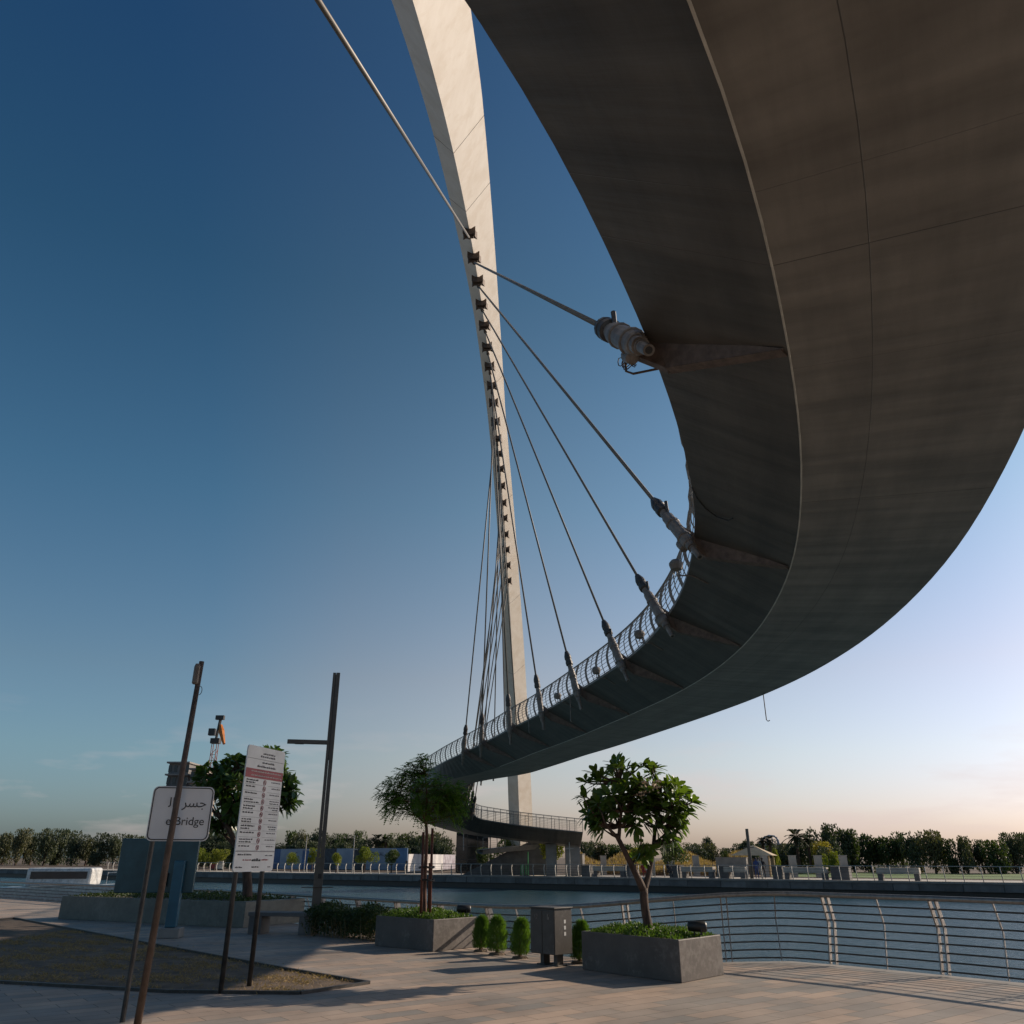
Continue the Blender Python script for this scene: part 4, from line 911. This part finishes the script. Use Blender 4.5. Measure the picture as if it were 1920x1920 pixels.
def palm(px,off,ptop,wpx,label,group='palms on the far bank'):
    X,Y=far(px,off); top=hz(Y,ptop)-QZ; rad=wpx/2/FPX*Y*CT; h=max(top-rad*.75,.6)
    o=empty('palm_tree',(X,Y,QZ),random.uniform(0,6)); tag(o,label,'palm',group)
    c=bpy.data.objects.new('fronds',random.choice(PALM)); col.objects.link(c); c.parent=o; c.location=(0,0,h); c.scale=(rad,rad,rad)
    t=bpy.data.objects.new('trunk',PTD); col.objects.link(t); t.parent=o; t.scale=(min(1.6,h*.8)*3,min(1.6,h*.8)*3,h)
random.seed(5)
ORD=['first','second','third','fourth','fifth','sixth','seventh','eighth','ninth','tenth','eleventh','twelfth','thirteenth','fourteenth','fifteenth','sixteenth','seventeenth','eighteenth','nineteenth','twentieth','twenty-first','twenty-second','twenty-third','twenty-fourth']
# left belt
for k_o,(px,pt,w_) in enumerate([(382,1563,28),(405,1556,30),(430,1560,26),(545,1555,30),(565,1562,26),(590,1560,30),(623,1566,28),(645,1561,26),(668,1564,24),(750,1562,28),(772,1560,32),(795,1566,26),(815,1562,28),(832,1568,24)]):
    far_tree(px,32+random.random()*8,pt+random.randint(-5,6),w_*random.uniform(1.0,1.35),random.choice(['lf_far','lf_hedge','lf_olive']),ORD[k_o]+' tree from the left in the tall dark row behind the billboards')
for k_o,px in enumerate(range(-20,372,26)): far_tree(px,34+random.random()*8,1564+random.randint(-9,10),random.randint(26,40),random.choice(['lf_far','lf_olive']),ORD[k_o]+' dark tree from the left end of the far bank row')
for k_o,px in enumerate(range(375,850,21)): far_tree(px,26+random.random()*4,1578+random.randint(-4,4),32,'lf_far',ORD[k_o]+' from the left of the lower trees just behind the billboards',group='lower trees behind the billboards')
palm(705,24,1558,40,'far palm with spread fronds, left one of the pair behind the white billboard'); palm(722,24,1562,34,'far palm with spread fronds, right one of the pair behind the white billboard')
palm(655,30,1566,26,'small far palm above the middle of the blue billboard'); palm(448,30,1564,24,'far palm seen just left of the information board')
# right belt
for k_o,(px,pt,w_) in enumerate([(1100,1585,34),(1122,1580,36),(1150,1578,34),(1180,1584,36),(1210,1582,34),(1262,1575,44),(1300,1584,36),(1330,1585,34),(1365,1583,40),(1392,1580,36),(1425,1578,40),(1455,1580,40),(1480,1578,36),(1540,1572,44)]):
    far_tree(px,44+random.random()*8,pt+random.randint(-5,9),w_*random.uniform(.95,1.3),random.choice(['lf_far','lf_far','lf_hedge','lf_olive']),ORD[k_o]+' dark tree from the left in the low belt behind the reeds',group='belt of trees behind the reeds')
far_tree(1330,52,1566,24,'lf_far','dark tree whose crown stands above the belt left of the hazed steel structure')
far_tree(1403,44,1572,34,'lf_far','round dark tree just left of the leaning far lamp mast'); far_tree(1560,38,1549,46,'lf_far','tallest broad dark tree of the far right group'); far_tree(1588,40,1558,44,'lf_far','tall dark tree at the right edge of the far group')
far_tree(1500,40,1574,46,'lf_far','dark tree beneath the big far palm'); far_tree(1545,30,1590,40,'lf_far','low round dark tree beneath the yellow blossoming tree')
far_tree(1545,33,1581,34,'lf_yel','yellow blossoming tree in the far right group'); far_tree(1563,26,1598,20,'lf_lime','small lime green tree at the edge of the far lawn')
far_tree(1455,16,1590,12,'lf_lime','narrow bright green young tree right of the far pavilion',group='young trees on the far promenade'); far_tree(1358,24,1594,12,'lf_hedge','small dark young tree left of the far pavilion',group='young trees on the far promenade')
for k_o,px in enumerate(range(1600,1960,30)): far_tree(px,38+random.random()*10,1572+random.randint(-14,14),random.randint(30,52),random.choice(['lf_far','lf_olive','lf_hedge']),ORD[k_o]+' dark park tree beyond the far right lawn, counted from the left')
palm(1497,30,1546,54,'tallest far palm with wide dark fronds right of the pavilion'); palm(1519,32,1556,40,'far palm just right of the tallest one'); palm(1446,36,1562,32,'small far palm left of the tallest palm'); palm(1433,36,1564,28,'smaller far palm nearest the leaning lamp mast'); palm(1091,50,1578,14,'slim far palm just right of the bridge end'); palm(1110,50,1574,12,'slimmest far palm right of the bridge end')
# young promenade trees
for px,pt,w_,mt,lb_ in [(548,1600,16,'lf_lime','young lime tree in front of the blue billboard, first from the board'),(586,1592,16,'lf_lime','young lime tree just left of the grey lamp post'),(632,1598,16,'lf_lime','thin young tree in front of the pale blue poster'),(684,1590,22,'lf_lime','bright lime young tree left of the CANAL lettering'),(735,1592,24,'lf_hedge','dark round young tree right of the CANAL lettering'),(375,1592,20,'lf_lime','yellow green young tree near the moored boat'),(405,1594,20,'lf_lime','yellow green young tree left of the board'),
    (957,1572,40,'lf_lime','young tree in front of the bridge abutment'),(1033,1572,40,'lf_lime','young tree in front of the ramp columns'),(905,1592,26,'lf_hedge','dark young tree in front of the lift tower'),(1262,1580,34,'lf_hedge','dark young tree behind the plumeria crown on the far promenade'),(1192,1588,20,'lf_lime','young tree seen in the fork of the plumeria')]:
    far_tree(px,5+random.random()*2,pt,w_*1.15,mt,lb_,'young trees on the far promenade')
# billboards
def hoarding(px0,px1,off,ptop,panels,label,txt=None,off1=None):
    X0,Y0=far(px0,off); X1,Y1=far(px1,off if off1 is None else off1); a=Vector((X0,Y0,0)); b=Vector((X1,Y1,0)); t=(b-a); L_=t.length; t.normalize()
    o=empty('billboard',(X0,Y0,QZ),math.atan2(t.y,t.x)); tag(o,label,'billboard'); h=hz((Y0+Y1)/2,ptop)-QZ
    x=0
    for fr_,m_ in panels:
        w_=L_*fr_; MB().box((x+w_/2,0,h/2+.12),(w_-.03,.12,h-.24)).build('poster',m_,o); x+=w_
    MB().box((L_/2,.2,h*.35),(L_,.1,h*.6)).build('frame',M['dark_steel'],o)
    if txt:
        for s_,fx,sz in txt: tx_=text(s_,sz,(L_*fx,-.075,h*.66),(R(90),0,0),M['navy'],o)
    return o
pb=[mat('poster_blue',(.05,.11,.24),.6,0,.3,.5,0,c2=(.03,.05,.12)),mat('poster_pale',(.25,.29,.36),.6,0,.12,.5,0,c2=(.19,.23,.31)),mat('poster_sky',(.10,.19,.33),.6,0,.2,.4,0,c2=(.05,.10,.2)),mat('poster_dark',(.05,.06,.08),.6,0,.3,.9,0)]
pw=[mat('poster_white',(.60,.57,.54),.6,0,.1,.6,0,c2=(.33,.32,.33)),mat('poster_floral',(.40,.36,.33),.6,0,.3,2.2,0,c2=(.15,.10,.09)),mat('poster_mix',(.34,.33,.36),.6,0,.3,1.3,0,c2=(.16,.12,.14))]
hoarding(512,764,14,1591,[(.06,pb[0]),(.18,pb[1]),(.14,pb[0]),(.12,pb[3]),(.13,pb[1]),(.09,pb[3]),(.20,pb[1]),(.08,pb[2])],'long blue and white billboard reading CANAL across the canal',[('C',.20,.75),('CANAL',.845,.75)])
hoarding(765,853,4,1602,[(.25,pw[0]),(.2,pw[1]),(.25,pw[0]),(.3,pw[2])],'lower white patterned hoarding left of the lift tower',off1=27)
hoarding(918,972,6,1615,[(1,M['navy'])],'dark navy hoarding at the foot of the bridge abutment')
hoarding(395,420,8,1614,[(.5,M['c_red']),(.5,pw[0])],'small red and white kiosk boarding left of the information board')
# far railing
frr=empty('far_railing',(0,90,QZ)); tag(frr,'pale far bank railing of curved posts on the quay wall','railing'); fk=[]
top=MB(); bars=MB()
a=qpt(-62,.15,QZ+1.12); b=qpt(46,.15,QZ+1.12); top.tube([a,b],.03,5); fk.append(top.build('handrail',M['rail_far'],frr))
for z in(.2,.42,.64,.86): bars.tube([qpt(-62,.1,QZ+z),qpt(46,.1,QZ+z)],.012,4)
fk.append(bars.build('bars',M['dark_steel'],frr))
X=-60; cnt=0
while X<45 and cnt<99:
    p=MB(); base_=qpt(X,.15,QZ)
    P_=[base_,base_+qn*-.10+Vector((0,0,.4)),base_+qn*-.14+qd*-.02+Vector((0,0,.75)),base_+qn*.02+qd*-.05+Vector((0,0,1.12))]
    for s,e_ in zip(P_[:-1],P_[1:]): p.bar(s,e_,.06,.10,up=qn)
    fk.append(p.build('post',M['rail_far'],frr)); X+=1.09; cnt+=1
localize(frr,fk)
# benches / low walls on far promenade
def block(px0,px1,off,h,m_,name,label,cat,group=None,z0=0,thick=.5,inset=False):
    X0,Y0=far(px0,off); X1,Y1=far(px1,off); t=Vector((X1-X0,Y1-Y0,0)); L_=t.length
    o=empty(name,((X0+X1)/2,(Y0+Y1)/2,QZ),math.atan2(t.y,t.x)); tag(o,label,cat,group)
    if inset:
        MB().box((0,0,h-.22),(L_,thick,.44)).build('seat',m_,o); 
        for x in(-L_/2+.25,L_/2-.25): MB().box((x,0,(h-.44)/2),(.4,thick*.9,h-.44)).build('leg',M['concrete_d'],o)
    else: MB().box((0,0,h/2),(L_,thick,h)).build('wall_face',m_,o); MB().box((0,0,h+.02),(L_+.1,thick+.1,.05)).build('coping',m_,o)
    return o
for a_,b_,lb_ in ((1114,1172,'pale long stone bench on the far promenade, left of the plumeria trunk'),(1278,1337,'pale long stone bench on the far promenade right of the plumeria'),(1357,1396,'short pale stone bench left of the leaning lamp mast'),(1468,1548,'longest pale stone bench at the far right'),(1640,1720,'pale stone bench beyond the far right benches')):
    block(a_,b_,2.2,.98,M['concrete_l'],'stone_bench',lb_,'bench','stone benches on the far promenade',inset=True,thick=.8)
for a_,b_,lb_ in ((1094,1111,'dark stone cube right of the bridge ramp column'),(1172,1183,'dark stone cube left of the plumeria trunk'),(1257,1276,'dark stone cube right of the plumeria trunk'),(1347,1369,'dark stone cube left of the far pavilion'),(1448,1466,'dark stone cube right of the far pavilion'),(1556,1590,'wide dark stone cube at the far right')):
    block(a_,b_,2.6,1.0,M['concrete_d'],'stone_cube',lb_,'stone block','dark stone blocks on the far promenade',thick=1)
for px,lb_ in ((1131,'first'),(1180,'second'),(1221,'third'),(1258,'fourth'),(1304,'fifth'),(1432,'sixth'),(1485,'seventh'),(1533,'eighth'),(1580,'ninth')):
    X0,Y0=far(px,11); o=empty('stone_pillar',(X0,Y0,QZ)); tag(o,lb_+' square pale pillar from the left in front of the reeds and lawn','pillar','pale pillars behind the far promenade')
    MB().box((0,0,.95),(.62,.5,1.9)).build('shaft',M['concrete_l'],o); MB().box((0,0,1.93),(.7,.58,.06)).build('cap',M['concrete_l'],o)
block(1343,1400,9.5,1.75,M['concrete'],'low_wall','grey retaining wall left of the far pavilion','wall')
block(1078,1094,9,2.1,M['concrete'],'service_box','grey concrete service block beside the bridge ramp','wall')
# reeds + lawn
nre=30000; pxs=rng.uniform(1086,1402,nre); offr=rng.uniform(13,32,nre); k=(pxs-960)/FPX*CT; Xr=k*(90+offr*1.19)/(1+.65*k); Yr=90+offr*1.19-.65*Xr
hgt=.35+1.9*np.clip((offr-12)/13,0,1)*(.65+.35*np.sin(pxs*.06)); P=np.column_stack([Xr,Yr,QZ+hgt*rng.random(nre)])
V,Fq=diamonds(P,rv(nre)*np.array([.6,.6,.2])+np.array([0,0,1]),rv(nre),rng.uniform(.25,.7,nre),.11)
tag(npmesh('reeds',V,Fq,M['lf_reed']),'golden dry reeds on the bank behind the pale pillars','reeds',kind='stuff')
a=far(1440,12); b=far(1960,12); c=far(1960,40); d=far(1440,40)
tag(MB().add([(*a,QZ+.02),(*b,QZ+.02),(*c,QZ+.02),(*d,QZ+.02)],[(0,1,2,3)]).build('park_lawn',M['lawn']),kind='structure')
# pavilion
Xp,Yp=far(1414,13); pv=empty('pavilion',(Xp,Yp,QZ),R(-25)); tag(pv,'small tan roofed pavilion on the far promenade','pavilion')
rf=MB(); rf.add([(-2.1,-1.8,1.95),(2.1,-1.8,1.95),(2.1,1.8,1.95),(-2.1,1.8,1.95),(0,0,2.95)],[(0,1,4),(1,2,4),(2,3,4),(3,0,4),(3,2,1,0)]); rf.build('roof',M['canvas'],pv)
for x,y in((-1.7,-1.5),(1.7,-1.5),(1.7,1.5),(-1.7,1.5)): MB().box((x,y,.97),(.14,.14,1.94)).build('post',M['canvas'],pv)
MB().box((0,1.5,.9),(3.3,.1,1.6)).build('back_wall',M['bld2'],pv)
# far lamp masts
def mast(px,off,pt,lean,r,label,m_='lamp'):
    X,Y=far(px,off); h=hz(Y,pt)-QZ; o=empty('lamp_mast',(X,Y,QZ)); tag(o,label,'lamp mast'); 
    MB().tube([(0,0,0),(0,0,h)],[r,r*.85],8).build('pole',M[m_],o); MB().box((0,0,h*.62),(.9,.09,.07)).build('arm',M[m_],o); return o
mast(1406,3,1554,0,.17,'dark far lamp mast leaning left of the pavilion'); mast(572,4,1568,0,.06,'thin pale far lamp pole left of the grey lamp post','rail_far'); mast(662,4,1566,0,.06,'thin pale far lamp pole in front of the pale posters','rail_far'); mast(1068,2,1560,0,.06,'thin far lamp pole in front of the ramp end','rail_far'); mast(919,2,1568,0,.06,'thin far lamp pole right of the lift tower','dark_steel'); mast(1226,4,1575,0,.06,'thin far lamp pole in the fork of the plumeria','rail_far')
# coaster structure
Xc,Yc=far(1447,420); cs=empty('ride_structure',(Xc,Yc,QZ)); tag(cs,'steel ride structure tinted pale blue for haze far beyond the trees','ride structure'); s_=MB()
hc=hz(Yc,1568)
for j,x in enumerate((-4.2,-1.4,1.4,4.2)):
    s_.tube([(x*1.15,0,0),(x,0,hc*(.82 if j==0 else .97))],.35,5)
    if j<3:
        for z in np.arange(2,hc*.85,3.2): s_.tube([(x,0,z),(x+2.8,0,z+3)],.2,4); s_.tube([(x,0,z+3),(x+2.8,0,z)],.2,4)
s_.build('lattice',M['coaster'],cs); MB().tube([(-7.5,0,hc*.45),(-5.6,0,hc*.72),(-3,0,hc*.94),(0,0,hc*1.02),(3,0,hc*1.0),(4.8,0,hc*.85),(5.4,0,hc*.5)],.55,6).build('track',M['coaster'],cs)
# people on the far promenade
def person(X,Y,pose,shirt,label,rz=0):
    o=empty('person',(X,Y,QZ),rz); tag(o,label,'person')
    if pose=='sit': J=dict(p=(0,0,.55),c=(0,.04,.95),n=(0,.05,1.12),h=(0,.03,1.28),hl=(-.1,0,.52),kl=(-.12,-.42,.55),fl=(-.12,-.46,.1),tl=(-.12,-.6,.06),hr=(.1,0,.52),kr=(.12,-.42,.55),fr=(.12,-.46,.1),tr=(.12,-.6,.06),sl=(-.19,.03,1.05),el=(-.24,-.08,.8),wl=(-.16,-.3,.66),sr=(.19,.03,1.05),er=(.24,-.08,.8),wr=(.16,-.3,.66))
    else: J=dict(p=(0,0,.92),c=(0,0,1.3),n=(0,0,1.46),h=(0,-.01,1.63),hl=(-.09,0,.88),kl=(-.11,-.05,.48),fl=(-.12,0,.08),tl=(-.12,-.16,.04),hr=(.09,0,.88),kr=(.13,.05,.48),fr=(.14,.12,.08),tr=(.14,-.02,.04),sl=(-.19,0,1.38),el=(-.25,.03,1.1),wl=(-.24,-.08,.85),sr=(.19,0,1.38),er=(.25,.03,1.1),wr=(.24,-.08,.85))
    nm=list(J); rad=dict(p=.14,c=.15,n=.06,h=.105,hl=.09,kl=.06,fl=.045,tl=.035,hr=.09,kr=.06,fr=.045,tr=.035,sl=.06,el=.045,wl=.03,sr=.06,er=.045,wr=.03)
    Ed=[('p','c'),('c','n'),('n','h'),('p','hl'),('hl','kl'),('kl','fl'),('fl','tl'),('p','hr'),('hr','kr'),('kr','fr'),('fr','tr'),('c','sl'),('sl','el'),('el','wl'),('c','sr'),('sr','er'),('er','wr')]
    me=bpy.data.meshes.new('body'); me.from_pydata([J[k] for k in nm],[(nm.index(a),nm.index(b)) for a,b in Ed],[]); 
    import bmesh
    bb=bmesh.new(); bb.from_mesh(me); sl=bb.verts.layers.skin.verify(); bb.verts.ensure_lookup_table()
    for i,k in enumerate(nm): bb.verts[i][sl].radius=(rad[k],rad[k]); bb.verts[i][sl].use_root=(k=='p')
    bb.to_mesh(me); bb.free()
    me.materials.append(M[shirt]); b=bpy.data.objects.new('body',me); col.objects.link(b); b.parent=o; b.modifiers.new('s','SKIN'); q=b.modifiers.new('u','SUBSURF'); q.levels=1; q.render_levels=1
    hr_=MB(); h=Vector(J['h']); hr_.tube([h+Vector((0,.01,z)) for z in(-.02,.06,.11,.13)],[.105,.115,.08,.03],8); hr_.build('hair',M['c_dark'],o); return o
for px,off,pose,sh_,lb_ in ((1205,1.5,'sit','c_red','person in a red top seated right of the plumeria trunk on the far promenade'),(1213,1.6,'sit','c_white','person in a pale top seated beside the one in red'),(1252,1.5,'sit','c_dark','person in dark clothes seated on the far promenade'),(1416,3,'stand','c_blue','person in a blue shirt standing by the far pavilion'),(1421,3.3,'stand','c_white','person in a pale shirt next to the one in blue'),(1428,3.5,'stand','c_dark','person in dark clothes right of the blue shirted one')):
    X,Y=far(px,off); person(X,Y,pose,sh_,lb_,random.uniform(-.6,.6))
# green bollard posts in front of abutment
for k_i,px in enumerate((977,981,986,990)):
    X,Y=far(px,2); o=empty('safety_post',(X,Y,QZ)); tag(o,('first','second','third','last and tallest')[k_i]+' bright green safety post from the left at the foot of the bridge','post','green safety posts at the foot of the bridge'); M.setdefault('green',mat('green_paint',(.02,.30,.08),.5,0,.1,3,0))
    hh_=1.1 if k_i<3 else 2.3; MB().tube([(0,0,0),(0,0,hh_)],.05,6).build('pole',M['green'],o); MB().box((0,0,.03),(.3,.3,.06)).build('foot',M['black'],o)
# boat
bo_=empty('motor_boat',(-27.6,60.5,-1.14),R(8)); tag(bo_,'white motor boat with bow rail moored beyond the near railing','boat')
hb=MB(); S=[(-7,1.5,1.1),(-3,1.6,1.15),(1,1.4,1.3),(3.4,.8,1.5),(4.6,.03,1.7)]
for x,hwid,hg_ in S: hb.v += [(x,-hwid,hg_),(x,-hwid*.75,.1),(x,0,-.3),(x,hwid*.75,.1),(x,hwid,hg_)]
for i in range(4):
    for k in range(4): hb.f.append((i*5+k,i*5+k+1,(i+1)*5+k+1,(i+1)*5+k))
    hb.f.append((i*5+4,i*5,(i+1)*5,(i+1)*5+4))
hb.f.append((0,1,2,3,4)[::-1]); hb.build('hull',M['hull'],bo_,smooth=False)
MB().box((-3.2,0,1.75),(4.2,2.2,1.1)).build('cabin',M['hull'],bo_,bevel=.15); MB().box((-3.2,-1.11,1.85),(3.6,.03,.45)).build('window',M['window'],bo_)
rl=MB()
for sg in(-1,1): rl.tube([(0,sg*1.3,2.0),(3.2,sg*.8,2.15),(4.5,0,2.35)],.03,5); [rl.tube([(x,sg*y,1.2),(x,sg*y,2.05)],.02,4) for x,y in((0,1.35),(1.5,1.15),(3.2,.8))]
rl.build('bow_rail',M['hull'],bo_)
# crane and unfinished buildings far left
def crane():
    X=-.3932*.0; Y=300; px=373; X=(px-960)/FPX*(Y*CT); zt=hz(Y,1395); o=empty('tower_crane',(X,Y,QZ)); tag(o,'red lattice tower crane with orange jib far left above the trees','crane')
    m_=MB(); w_=.9
    for sx,sy in((-1,-1),(1,-1),(1,1),(-1,1)): m_.tube([(sx*w_,sy*w_,0),(sx*w_,sy*w_,zt)],.14,4)
    z=0; f=1
    while z<zt-2: m_.tube([(-w_*f,-w_,z),(w_*f,-w_,z+2)],.1,4); m_.tube([(w_,-w_*f,z),(w_,w_*f,z+2)],.1,4); m_.tube([(-w_,-w_,z),(w_,-w_,z)],.1,4); z+=2; f=-f
    m_.build('lattice_tower',M['crane'],o)
    MB().box((0,0,zt+1),(3.2,2.6,1.8)).build('slewing_unit',M['dark_steel'],o); MB().box((-1.8,0,zt+4.2),(2.2,2,2.4)).build('counterweight',M['dark_steel'],o)
    j=MB(); j.tube([(0,0,zt+2),(0.6,0,zt+8.6)],[.5,.6],6); j.box((0.4,0,zt+9.4),(3,1.6,1.5)); j.build('apex',M['dark_steel'],o)
    g=MB(); g.tube([(1.0,0,zt+6.5),(2.4,-2,zt+4),(4.6,-4,zt-.5)],[.7,1.1,.5],6); g.build('jib',M['crane_o'],o)
crane()
def building(px0,px1,Y,pt,m_,label,floors,nwin,name='unfinished_building',ragged=False):
    X0=(px0-960)/FPX*Y*CT; X1=(px1-960)/FPX*Y*CT; h=hz(Y,pt)-QZ; W=X1-X0; o=empty(name,((X0+X1)/2,Y,QZ)); tag(o,label,'building')
    MB().box((0,6,h/2),(W-1,11,h)).build('core',m_,o)
    sl=MB(); fh=h/floors
    for k in range(floors+1): sl.box((0,5.5,k*fh+.02),(W,12.6,.5))
    sl.build('floor_slabs',M['concrete'] ,o)
    for k in range(floors):
        for j in range(nwin):
            x=-W/2+W*(j+.5)/nwin; MB().box((x,.42,k*fh+fh*.52),(W/nwin*.55,.12,fh*.55)).build('window',M['window'],o)
    return o
building(285,330,270,1430,M['bld'],'tall grey unfinished block with dark openings at the far left',8,4)
building(330,366,265,1442,M['bld2'],'tan stepped block beside the crane at the far left',7,3)
building(1440,1500,330,1583,M['concrete_l'],'low pale flat roofed building behind the far right trees',2,6,'low_building')
